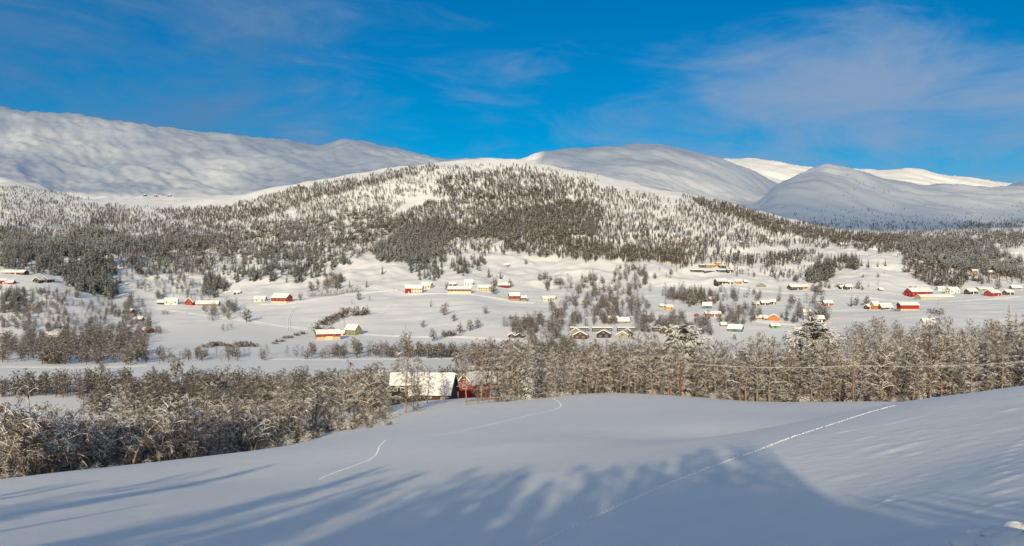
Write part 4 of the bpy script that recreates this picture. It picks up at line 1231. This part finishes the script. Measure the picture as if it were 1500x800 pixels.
for i in range(5):
    house('cabin', 966+i*8.5, 486+i*2.8, 13, ['highest', 'second highest', 'middle', 'second lowest', 'lowest'][i]+' of the five stepped cabins descending to the right of the terraces', 'brown' if i != 3 else 'orange', 5, yaw=78, depth=1.2, wins=(1,1), ph=4.5, group='stepped cabins', cat='cabin', ymin=400)
house('house', 899, 473, 14, 'white house with snowy roof among the birches above the terraces', 'white', 6, wins=(2,2), cat='house')
house('shed', 912, 474, 20, 'low dark snow roofed building just above the third terrace', 'grey', 3.5, wins=(2,1))
# right slope hamlet
house('house', 980, 454, 11, 'yellow house below the small square spruce stand', 'yellow', 4.5, yaw=20, wins=(2,1))
house('shed', 970, 450, 6, 'tiny dark shed left of the yellow house', 'brown', 2, wins=(0,1), door=False)
for i, (u, v, w, c, h, lab) in enumerate([(1022, 399, 20, 'slate', 3.5, 'long low dark wing at the left of the hillside apartments'), (1029, 392, 8, 'slate', 4, 'small dark block behind the left wing of the hillside apartments'),
     (1041, 393, 14, 'olive', 5, 'glazed block in the upper row of the hillside apartments'), (1052, 391, 7, 'orange', 6, 'orange wooden tower block on top of the hillside apartments'),
     (1059, 393, 10, 'slate', 4, 'dark block right of the orange tower on the hillside'), (1039, 399, 15, 'slate', 3, 'middle low wing of the hillside apartments'), (1060, 399, 18, 'slate', 3.5, 'right low wing of the hillside apartments'), (1070, 400, 9, 'dark', 4, 'dark end block at the right of the hillside apartments')]):
    house('apartment_block', u, v, w, lab, c, h, wins=(3,1), flat=True, depth=8, cat='apartments')
house('long_house', 1057, 417, 17, 'dark house with white roof below the hillside apartments', 'dark', 4.5, yaw=16, wins=(3,1), ph=3.5)
house('shed', 1070, 416, 7, 'small rust brown shed right of the dark house below the apartments', 'brown', 3, wins=(1,1))
house('cabin', 1083, 416, 8, 'orange wooden cabin below the right wing of the apartments', 'orange', 4, yaw=-15, wins=(2,1), cat='cabin')
house('shed', 1093, 415, 5, 'tiny red brown shed right of the orange wooden cabin', 'brown', 2.2, wins=(0,1), door=False)
house('house', 1116, 421, 13, 'grey house with a broad grey gable on the bare slope', 'grey', 3, yaw=84, depth=1.0, roof='grey', snow=.25, wins=(1,1), ph=4)
house('long_house', 1166, 425, 18, 'dark brown long house with white roof left of the spruce clump', 'dark', 4.5, yaw=12, wins=(4,1), ph=3)
house('cabin', 1180, 423, 8, 'orange cabin joined to the right of the dark brown long house', 'orange', 3.5, wins=(1,1), cat='cabin')
house('red_hut', 1043, 441, 8, 'little red roofed hut above the teal house', 'red', 3, wins=(1,1))
house('house', 1037, 452, 13, 'teal house with white roof under the spruce stand', 'teal', 4.5, yaw=-14, wins=(3,1), ph=4)
house('long_house', 1045, 464, 22, 'red row of garages with many bays under a snowy roof', 'red', 4.5, wins=(6,1), ph=2.5, depth=7, cat='garages')
house('red_hut', 1021, 464, 6, 'small red hut with pointed roof left of the red row of garages', 'red', 3.2, yaw=80, wins=(1,1))
house('house', 1121, 447, 11, 'left of two dark grey houses in the trees above the orange cabin', 'dark', 4, wins=(3,1))
house('house', 1133, 446, 8, 'right of two dark grey houses in the trees above the orange cabin', 'dark', 4, yaw=-20, wins=(2,1))
house('hut', 1108, 448, 8, 'low brown hut left of the two dark grey houses', 'brown', 2.8, wins=(1,1))
house('cabin', 1136, 470, 15, 'bright orange timber cabin with its gable to the valley', 'orange', 5, yaw=72, depth=1.1, wins=(2,1), ph=4.5, cat='cabin')
house('shed', 1122, 469, 5, 'little orange annex left of the bright orange timber cabin', 'orange', 3, wins=(1,1))
house('shed', 1112, 467, 10, 'low orange shed two buildings left of the bright orange cabin', 'orange', 2.2, wins=(1,1))
house('house', 1136, 481, 12, 'green house just above the birch wood under the orange cabin', 'green', 4, wins=(3,1), ph=2.5)
house('house', 1079, 486, 20, 'dark teal house with two gables just above the birch wood', 'teal', 4.5, yaw=-26, wins=(3,1), ph=5)
house('shed', 1062, 478, 11, 'white roofed shed uphill left of the dark teal house', 'grey', 2.2, wins=(1,1))
house('red_shed', 1214, 448, 13, 'bright red cottage right of the bushes on the open snow', 'red', 4, wins=(3,1), ph=3, cat='cottage')
house('house', 1200, 472, 16, 'dark house with a lean-to at the edge of the wood left of the big field', 'dark', 5, wins=(2,1), ph=4)
house('shed', 1190, 471, 6, 'orange shed at the left of the dark house by the wood', 'orange', 3.2, wins=(0,1), door=False)
house('house', 1183, 461, 11, 'white roofed house in the trees above the orange shed', 'white', 4, wins=(2,1))
house('house', 1201, 461, 10, 'brown house in the trees left of the bright red cottage', 'brown', 3.5, wins=(2,1))
house('hut', 1234, 423, 6, 'smaller dark hut of the pair alone on the open white slope', 'dark', 3, wins=(1,1))
house('house', 1243, 424, 10, 'larger dark farmhouse of the pair alone on the open white slope', 'dark', 4, yaw=14, wins=(2,1))
house('shed', 1291, 426, 5, 'tiny dark shed alone on the slope left of the long red barn', 'darkred', 2, wins=(0,1), door=False)
# big farms on the right
house('red_barn', 1349, 434, 37, 'long bright red barn with a white cross wing on the right slope', 'red', 7, yaw=16, wins=(5,1), ph=5, depth=16)
house('long_barn', 1372, 438, 55, 'very long low shed with snowy roof and yellow end below the red barn', 'tan', 3, depth=12, wins=(0,1), door=False, yaw=12, ph=3)
house('farmhouse', 1398, 430, 17, 'white farmhouse beside the tall dark spruce on the right', 'white', 5, yaw=14, wins=(3,1), ph=4, chim=True)
house('house', 1379, 426, 9, 'small white house left of the white farmhouse on the right', 'white', 4, wins=(2,1))
house('house', 1425, 431, 16, 'dark house with white roof right of the white farmhouse', 'dark', 4, yaw=16, wins=(3,1), ph=3.5)
house('long_house', 1445, 427, 21, 'long yellowish house behind the red barn at the far right', 'olive', 3.6, wins=(4,1), ph=2.5)
house('red_barn', 1457, 434, 20, 'red barn showing roof and gable at the far right', 'red', 5, yaw=26, wins=(2,1), ph=4)
house('shed', 1479, 432, 13, 'brown shed at the right end of the far right farm', 'brown', 4, yaw=18, wins=(1,1))
house('house', 1273, 453, 9, 'dark house at the left end of the orange and white farm', 'dark', 4, yaw=30, wins=(1,1))
house('house', 1283, 453, 12, 'white roofed house with an orange front on the lower right farm', 'orange', 6, yaw=25, wins=(2,1), ph=5)
house('long_barn', 1299, 453, 18, 'brown barn under a wide white roof left of the deep red barn', 'brown', 3, yaw=10, wins=(2,1), ph=5)
house('red_barn', 1333, 455, 27, 'deep red barn with pale base and a small ridge turret on the lower right farm', 'red', 8, base='tan', baseh=.3, wins=(0,1), door=False, ph=3.5, depth=14)
house('shed', 1362, 476, 18, 'white roofed shed half hidden behind the trees below the lower right farm', 'white', 5, wins=(2,1))
house('house', 1429, 401, 8, 'small yellow house high in the bushes on the right slope', 'yellow', 4, wins=(2,1))
house('red_hut', 1451, 402, 8, 'rust red cabin right of the small yellow house on the right slope', 'orange', 3.5, yaw=-20, wins=(1,1))
house('house', 1490, 424, 14, 'low dark house at the right edge behind the farm', 'grey', 2.8, wins=(2,1))
house('shed', 1236, 360, 9, 'tiny dark barn on the ridge behind the right fields', 'brown', 2, wins=(0,1), door=False)
house('red_hut', 1086, 357, 5, 'tiny red hut at the lower edge of the hill wood', 'red', 2, wins=(0,1), door=False)
# the mountain farm below the left mountain
for i, (u, v, w, c, lab) in enumerate([(227, 288, 4, 'red', 'leftmost tiny red hut below the left mountain'), (248, 288, 5, 'darkred', 'tiny dark red hut below the left mountain, right of the other red hut'), (212, 287, 4, 'dark', 'tiny dark hut left of the red huts below the mountain')]):
    house('mountain_hut', u, v, w, lab, c, 2, wins=(0,1), door=False, snow=.3, cat='hut')
house('red_shed', 1497, 518, 13, 'red shed at the right edge among the trees of the near wood', 'red', 5, wins=(1,1), pos=Vector(((1497-CU)/F*285, 285, gz((1497-CU)/F*285, 285)+1.0)))

# ---- the dark house just beyond the snow field
def P(u, Y, z=None):
    x = (u-CU)/F*Y
    return Vector((x, Y, gz(x, Y) if z is None else z))
hz = (CV-582)/F*190
house('log_house', 594, 582, 44, 'old dark timber house with snowy roof half hidden by bare trees beyond the field', 'dark', 14, depth=38, yaw=5, wins=(4,1), ph=12, pos=P(594, 197, (CV-577)/F*197), cat='house', snow=.45, chim=True)
house('snow_roofed_barn', 643, 582, 40, 'dark barn with a big steep white roof at the right end of the timber house', 'brown', 8, depth=56, yaw=-9, wins=(2,1), ph=24, pos=P(643, 186, (CV-585)/F*186), cat='barn', snow=.5, end=False)
house('red_shed', 692, 566, 23, 'red gabled shed with snowy roof right of the dark timber house', 'red', 11, depth=2.3, yaw=60, wins=(1,1), ph=12, pos=P(694, 212, (CV-573)/F*212), cat='shed', snow=.45)
house('low_barn', 722, 566, 34, 'snow covered low barn joined behind the red gabled shed', 'grey', 6, depth=40, yaw=0, wins=(2,1), ph=12, pos=P(720, 240, (CV-567)/F*240), cat='barn', snow=.6)

# ------------------------------------------------------------------ tracks, roads, poles, wires
m_trail = mat('disturbed_snow', (0.88, 0.89, 0.90), 0.6)
def clods(name, pts, step, size, label, width=.1, hgt=.05):
    """a line of paw prints: little rims of thrown-up snow"""
    r = np.random.default_rng(len(pts)*7+int(pts[0][0]))
    P_ = []
    for (u0, v0), (u1, v1) in zip(pts[:-1], pts[1:]):
        a = at(u0, v0); b = at(u1, v1)
        n = max(2, int((b-a).length/step))
        for i in range(n):
            q = a.lerp(b, i/n)
            P_.append((q.x, q.y))
    P_ = np.array(P_); n = len(P_)
    # soften the joints of the line
    for _ in range(40):
        P_[1:-1] = .25*P_[:-2]+.5*P_[1:-1]+.25*P_[2:]
    d = np.gradient(P_, axis=0); d /= np.linalg.norm(d, axis=1, keepdims=True)+1e-9
    nrm = np.stack([-d[:, 1], d[:, 0]], 1)
    P_ = P_ + nrm*(r.normal(0, width*.5, n)+np.where(np.arange(n) % 2, width, -width)*.5)[:, None]
    Z = ground(P_[:, 0], P_[:, 1])
    vs = []; fs = []
    for i in range(n):
        s = size*r.uniform(.6, 1.3)
        ring = []
        m = 6
        b0 = len(vs)
        for k in range(m):
            a = 6.283*k/m; rr = s*r.uniform(.75, 1.25)
            vs.append((P_[i, 0]+rr*math.cos(a), P_[i, 1]+rr*math.sin(a)*1.2, Z[i]-.03))
        for k in range(m):
            a = 6.283*k/m; rr = s*.55*r.uniform(.8, 1.2)
            vs.append((P_[i, 0]+rr*math.cos(a), P_[i, 1]+rr*math.sin(a), Z[i]+hgt*r.uniform(.6, 1.3)))
        for k in range(m):
            k2 = (k+1) % m
            fs.append((b0+k, b0+k2, b0+m+k2, b0+m+k))
        fs.append(tuple(b0+m+k for k in range(m)))
    o = mesh_obj(name, vs, fs, m_trail, smooth=True)
    return tag(o, label, kind='structure')
clods('animal_track', [(770,806),(800,790),(860,761),(930,729),(1000,700),(1060,677),(1120,656),(1180,634),(1240,615),(1312,594)], .11, .06, 'long straight line of animal prints climbing to the right', .05, .032)
clods('animal_track', [(468,702),(482,695),(520,682),(545,672),(553,663),(555,655),(565,645)], .22, .055, 'short curved line of prints on the left of the field', .06, .026)
clods('animal_track', [(636,638),(670,633),(718,622),(760,612),(790,605),(812,601),(823,595),(819,589),(810,584)], .3, .08, 'curving line of prints near the far edge of the field', .07, .022)

def ribbon(name, pts, width, label, ridge=.4):
    """ploughed lane: a shallow bed between two snow banks, laid on the slope"""
    C_ = [at(u, v, 240) for u, v in pts]
    P_ = []
    for a, b in zip(C_[:-1], C_[1:]):
        n = max(2, int((b-a).length/5))
        for i in range(n): P_.append(tuple(a.lerp(b, i/n))[:2])
    P_ = np.array(P_)
    for _ in range(12): P_[1:-1] = .25*P_[:-2]+.5*P_[1:-1]+.25*P_[2:]
    d = np.gradient(P_, axis=0); d /= np.linalg.norm(d, axis=1, keepdims=True)+1e-9
    nrm = np.stack([-d[:, 1], d[:, 0]], 1)
    offs = np.array([-1.5, -1.0, -.72, -.5, .5, .72, 1.0, 1.5])*width
    hs_ = np.array([-.25, ridge, ridge*.8, .05, .05, ridge*.8, ridge, -.25])
    rr = np.random.default_rng(int(pts[0][0]))
    n = len(P_)
    V = []
    for k in range(8):
        q = P_ + nrm*offs[k]
        z = ground(q[:, 0], q[:, 1]) + hs_[k]*(1+.25*rr.normal(size=n)*(abs(offs[k]) > .6*width))
        V.append(np.stack([q[:, 0], q[:, 1], z], 1))
    V = np.stack(V, 1).reshape(-1, 3)
    o = mesh_obj(name, V, grid_faces(n, 8), m_snow_far, smooth=True)
    return tag(o, label, kind='structure')
ribbon('farm_road', [(228,452),(260,456),(330,466),(370,471),(400,476),(450,482),(468,484)], 3.0, 'ploughed lane from the left farms to the red and cream barn')
ribbon('farm_road', [(530,490),(570,492),(620,494),(660,493),(720,497),(780,500)], 2.6, 'ploughed lane running right from the grey house')
ribbon('farm_road', [(712,474),(750,469),(790,462),(820,452)], 2.6, 'ploughed lane climbing right below the red and grey barn')
ribbon('farm_road', [(545,418),(590,432),(640,430),(700,432),(740,440),(790,444)], 2.6, 'ploughed lane linking the middle farms')
ribbon('farm_road', [(380,446),(430,445),(480,436),(540,428),(590,425)], 2.4, 'lane along the sapling row to the cream farmhouse')
ribbon('farm_road', [(1190,442),(1230,433),(1270,436),(1320,442),(1400,442),(1500,434)], 2.6, 'ploughed lane between the farms on the right')
ribbon('farm_road', [(985,459),(1030,462),(1070,466),(1120,472),(1180,477)], 2.6, 'ploughed lane through the hamlet')
ribbon('farm_road', [(960,420),(1010,415),(1060,421),(1120,427),(1180,432)], 2.4, 'ploughed lane below the hillside apartments')
ribbon('ski_track', [(424,484),(423,470),(428,456),(440,448)], 1.0, 'double ski track up the field from the lane', .35)
ribbon('ski_track', [(551,466),(570,452),(585,440)], .8, 'straight faint track up the open field', .3)
ribbon('river_bank', [(0,537),(60,538),(140,539),(230,535)], 3.0, 'snow bank along the near edge of the frozen river on the left', .25)
ribbon('river_bank', [(390,526),(480,527),(560,526),(700,525)], 3.0, 'snow bank along the far edge of the frozen river', .25)

m_pole = mat('weathered_pole', (0.20, 0.13, 0.08), 0.9, noise=0.25, nscale=2.0)
m_pole_red = mat('tarred_pole', (0.17, 0.065, 0.035), 0.9, noise=0.25, nscale=2.0)
m_wire = mat('frosted_wire', (0.62, 0.62, 0.62), 0.7)
def pole(u, Y, H, label, m=None, arm=True):
    p = P(u, Y)
    e = empty('utility_pole', p, 0)
    tag(e, label, 'pole')
    s = Soup(); s.tubes(np.array([[[0, 0, -1.0], [0, 0, H*.5], [.03, 0, H]]]), np.array([[.16, .14, .11]]), 8)
    v, f = s.data(); mesh_obj('post', v, f, m or m_pole, e, smooth=True)
    if arm:
        bv, bf = box_vf(-.9, .9, -.16, -.04, H-.75, H-.6); mesh_obj('crossarm', bv, bf, m or m_pole, e)
        for sx in (-.75, .75):
            s = Soup(); s.tubes(np.array([[[sx, -.1, H-.62], [sx, -.1, H-.4]]]), np.array([[.06, .05]]), 6)
            v, f = s.data(); mesh_obj('insulator', v, f, m_trim, e)
    return p, H
pA = pole(1250, 139.5, 6.1, 'pale wooden power pole at the right edge of the field before the birch wood')
pB = pole(997, 154.5, 6.3, 'reddish power pole in front of the birch wood behind the middle of the field', m_pole_red)
pC = pole(1580, 132, 7.5, 'power pole beyond the right edge of the picture')
def wire(a, b, dx, label):
    (pa, ha), (pb, hb) = a, b
    A_ = np.array([pa.x+dx, pa.y-.1, pa.z+ha-.4]); B_ = np.array([pb.x+dx, pb.y-.1, pb.z+hb-.4])
    t = np.linspace(0, 1, 24)[:, None]
    q = A_+(B_-A_)*t; q[:, 2] -= 4*.6*(t*(1-t))[:, 0]
    s = Soup(); s.tubes(q[None], np.full((1, 24), .018), 4)
    v, f = s.data()
    tag(mesh_obj('power_line', v, f, m_wire), label, 'wire')
wire(pB, pA, -.75, 'left frosted power line between the red and the pale pole')
wire(pB, pA, .75, 'right frosted power line between the red and the pale pole')
wire(pA, pC, -.75, 'frosted power line leaving the pale pole to the right, far side')
wire(pA, pC, .75, 'frosted power line leaving the pale pole to the right, near side')
for i, (u, v, h, lab) in enumerate([(504, 480, 22, 'tall thin pole behind the grey gabled house'), (594, 484, 8, 'thin pole in the field below the cream farmhouse'), (274, 464, 10, 'thin pole below the left farm'), (577, 425, 7, 'thin pole left of the red and cream farm'), (1374, 447, 8, 'thin pole below the very long shed on the right'), (632, 444, 7, 'short pole near the head of the field dip')]):
    p = at(u, v, 240)
    s = Soup(); H = h/F*p.y
    s.tubes(np.array([[[0, 0, -1.0], [0, 0, H]]]), np.array([[.16, .11]]), 6)
    v_, f_ = s.data(); o = mesh_obj('field_pole', v_, f_, m_pole); o.location = p
    tag(o, lab, 'pole')
# rail fence by the path at the edge of the field
e = tag(empty('rail_fence', P(705, 150), 0), 'low wooden rail fence with snow on its rail in front of the red shed', 'fence')
o0 = e.location
for u in (684, 700, 716, 733):
    q = P(u, 152-(u-684)*.02) - o0
    bv, bf = box_vf(q.x-.07, q.x+.07, q.y-.07, q.y+.07, q.z-.5, q.z+.95); mesh_obj('post', bv, bf, m_pole, e)
a = P(681, 151.9)-o0; b = P(736, 150.9)-o0
s = Soup(); s.tubes(np.array([[[a.x, a.y, a.z+.7], [(a.x+b.x)/2, (a.y+b.y)/2, (a.z+b.z)/2+.72], [b.x, b.y, b.z+.8]]]), np.array([[.09, .09, .08]]), 6)
v_, f_ = s.data(); mesh_obj('rail', v_, f_, m_pole, e)

# thrown-up snow at the bottom right
def lumps():
    r = np.random.default_rng(4)
    vs = []; fs = []; n0 = 0
    spots = [(1478,792,.42,.16),(1440,800,.40,.14),(1500,782,.34,.16),(1462,806,.3,.12),(1496,800,.4,.2),(1425,779,.12,.07),(1414,806,.34,.12),(1485,772,.12,.06),(1450,790,.16,.08)]
    for (u, v, rad, h) in spots:
        p = at(u, min(v, 799)) ; 
        if v > 799: p.y -= (v-799)*.02; p.z = gz(p.x, p.y)
        m, k = 18, 9
        for i in range(k):
            th = i/(k-1)*1.75
            for j in range(m):
                a = 6.283*j/m
                q = 1+.16*perlin(np.array([math.cos(a)*1.7+u*.13+i*.35]), np.array([math.sin(a)*1.7+v*.11]))[0]*2
                vs.append((p.x+rad*q*math.sin(th)*math.cos(a), p.y+rad*q*math.sin(th)*math.sin(a)*1.1, p.z+h*q*math.cos(th)-.02))
        for i in range(k-1):
            for j in range(m):
                j2 = (j+1) % m
                fs.append((n0+i*m+j, n0+(i+1)*m+j, n0+(i+1)*m+j2, n0+i*m+j2))
        n0 += m*k
    o = mesh_obj('snow_bank', vs, fs, m_snow_near, smooth=True)
    tag(o, 'rounded lumps of thrown up snow at the bottom right', kind='structure')
lumps()

# ------------------------------------------------------------------ trees behind the camera whose shadows reach over the field
SD = np.array(SUN_DIR)
def shadow_tree(u, v, back, kind, label, wide=1.0, H0=None):
    """a tree rooted 'back' metres towards the sun from where its shadow tip falls"""
    p = at(u, v)
    L_ = back/(math.cos(SUN_EL))
    top = np.array(p) - SD*L_
    zg = gz(top[0], top[1])
    H = top[2]-zg
    return top, zg, H
CAST = [
 # (u, v of the shadow tip, metres back, kind)
 (150,704,74,'c'),(80,712,80,'b'),(414,677,86,'c'),(300,694,80,'b'),(360,690,84,'c'),(250,712,76,'b'),
 (572,681,84,'c'),(540,694,80,'b'),(632,689,82,'c'),(600,700,78,'b'),(672,694,80,'b'),(700,698,78,'c'),(735,698,76,'b'),(785,686,80,'c'),(765,694,78,'b'),
 (815,698,74,'c'),(845,690,76,'b'),(880,688,74,'c'),(912,684,74,'b'),(945,676,74,'c'),(975,672,70,'c'),(1000,664,72,'c'),(1030,655,74,'c'),(1062,650,72,'c'),(1088,645,70,'c'),(1108,648,66,'c'),(1122,660,62,'c'),
 (1118,684,58,'c'),(1125,702,54,'c'),(1150,722,50,'c'),(1145,742,46,'c'),(1138,762,43,'c'),(1130,782,40,'c'),
 (1395,768,18,'c'),(1420,754,19,'c'),(1445,744,20,'c'),(1465,738,20,'c'),(1485,736,21,'c'),(1505,734,21,'c'),(1530,734,21,'c'),(1450,770,16,'c'),(1490,765,17,'c'),
 (1020,662,84,'c'),(1080,652,80,'c'),(1050,672,70,'c'),(1110,668,66,'c'),(1075,705,60,'c'),(985,690,72,'c'),(930,698,72,'c'),(860,704,72,'c'),(770,706,74,'c'),(720,710,74,'c'),(650,712,74,'c'),
 (690,735,62,'c'),(740,730,60,'c'),(780,735,58,'c'),(830,728,60,'c'),(900,730,58,'c'),(950,725,56,'c'),(640,748,62,'c'),(580,742,66,'c'),(590,712,76,'c'),(520,735,72,'c'),(530,712,78,'c'),(470,748,70,'c'),(400,765,68,'c'),(330,772,70,'c'),(660,765,56,'c'),(560,770,60,'c'),(760,760,52,'c'),(850,755,52,'c'),(950,755,50,'c'),(970,760,48,'c'),(1000,765,46,'c'),(120,735,70,'c'),(220,738,72,'c'),
 (960,700,60,'c'),(1040,690,60,'c'),(1100,690,58,'c'),(1000,720,56,'c'),(1080,715,52,'c'),(880,715,60,'c'),(800,718,62,'c'),(700,722,64,'c'),(620,730,62,'c'),(1010,745,50,'c'),
]
SHADE = {'c': [], 'b': []}
for i, (u, v, back, k) in enumerate(CAST):
    top, zg, H = shadow_tree(u, v, back, k, '')
    wd = (.75 if u > 1400 else .36 if u > 1084 else .8 if u > 1030 else 1.35 if u > 560 else 1.2) if k == 'c' else 1.1
    SHADE[k].append((top[0], top[1], zg, i*1.1, float(np.clip(H, 3, 26)), wd))
for k, H0, nm, protos, lab in (('c', 14.0, 'shading_spruce_wood', SPRUCE, 'stand of spruces behind the viewpoint that shades the lower field'),
                               ('b', 12.0, 'shading_birch_wood', BIRCH, 'stand of bare birches behind the viewpoint that shades the lower field')):
    a_ = np.array(SHADE[k])
    wood(nm, [joined(p_, nm) for p_ in protos[:3]], a_[:, :3], a_[:, 3], a_[:, 4]/H0, np.arange(len(a_)) % 3, lab, a_[:, 5])

# ------------------------------------------------------------------ a bank of cloud behind the viewpoint, shading the mountains
mc = bpy.data.materials.new('thin_cloud'); mc.use_nodes = True
t = mc.node_tree; t.nodes.clear()
o_ = N(t, 'ShaderNodeOutputMaterial'); tr_ = N(t, 'ShaderNodeBsdfTransparent'); df = N(t, 'ShaderNodeBsdfTranslucent'); mx = N(t, 'ShaderNodeMixShader')
df.inputs['Color'].default_value = (.9, .9, .9, 1)
co = N(t, 'ShaderNodeTexCoord'); nz = N(t, 'ShaderNodeTexNoise'); nz.inputs['Scale'].default_value = .0011; nz.inputs['Detail'].default_value = 5; nz.inputs['Distortion'].default_value = .6
mp = N(t, 'ShaderNodeMapping'); mp.inputs['Scale'].default_value = (1.0, .45, 1.0); mp.inputs['Rotation'].default_value = (0, 0, R(-25))
L(t, co.outputs['Object'], mp.inputs['Vector']); L(t, mp.outputs[0], nz.inputs['Vector'])
mr = N(t, 'ShaderNodeMapRange', interpolation_type='SMOOTHSTEP'); mr.inputs['From Min'].default_value = .32; mr.inputs['From Max'].default_value = .62; mr.inputs['To Min'].default_value = .22; mr.inputs['To Max'].default_value = .64
L(t, nz.outputs[0], mr.inputs['Value']); L(t, mr.outputs[0], mx.inputs['Fac']); L(t, tr_.outputs[0], mx.inputs[1]); L(t, df.outputs[0], mx.inputs[2]); L(t, mx.outputs[0], o_.inputs['Surface'])
def cloud(name, pts, alt, thick, label):
    """closed lumpy bank whose shadow covers the ground points pts (x, y, z)"""
    Q = []
    for p in pts:
        p = np.array(p, float)
        k = (alt-p[2])/(-SD[2])
        Q.append(p - SD*k)
    Q = np.array(Q)[:, :2]; c = Q.mean(0); n = len(Q)
    # smooth outline
    per = []
    for i in range(n):
        a, b = Q[i], Q[(i+1) % n]
        for s_ in np.linspace(0, 1, 10, endpoint=False): per.append(a+(b-a)*s_)
    per = np.array(per)
    for _ in range(3): per = .25*np.roll(per, 1, 0)+.5*per+.25*np.roll(per, -1, 0)
    m = len(per)
    rings = np.linspace(.02, 1, 14)
    V = []; 
    for sgn in (1, -1):
        for q in rings:
            xy = c+(per-c)*q
            hh = thick*(1-q**4)*(1+.7*fbm(xy[:, 0]/600, xy[:, 1]/600, 3))*(.5 if sgn < 0 else 1)
            V.append(np.stack([xy[:, 0], xy[:, 1], alt+sgn*hh], 1))
    V = np.concatenate(V)
    Fs = []
    for sgn in (0, 1):
        b = sgn*14*m
        for i in range(13):
            for j in range(m):
                j2 = (j+1) % m
                q = (b+i*m+j, b+(i+1)*m+j, b+(i+1)*m+j2, b+i*m+j2)
                Fs.append(q if sgn == 0 else q[::-1])
    o = mesh_obj(name, V-np.array([c[0], c[1], 0]), Fs, mc, smooth=True); o.location = (c[0], c[1], 0)
    tag(o, label, kind='structure')
cloud('cloud', [P3(-500,262,3000), P3(250,289,2900), P3(420,283,2750), P3(640,250,2900), P3(735,238,4500), P3(640,222,5400), P3(300,180,5600), P3(-500,120,5700)], 2600, 120, 'thin cloud bank high behind the viewpoint over the left')
cloud('cloud', [P3(770,236,3700), P3(900,262,3000), P3(1075,304,2300), P3(1200,333,1900), P3(1400,334,2080), P3(1560,332,2150), P3(1900,320,2200), P3(1900,255,5200), P3(1560,268,5000), P3(1200,285,5400), P3(1030,220,5200), P3(960,205,5100), P3(800,222,4900)], 2600, 120, 'thin cloud bank high behind the viewpoint over the right')
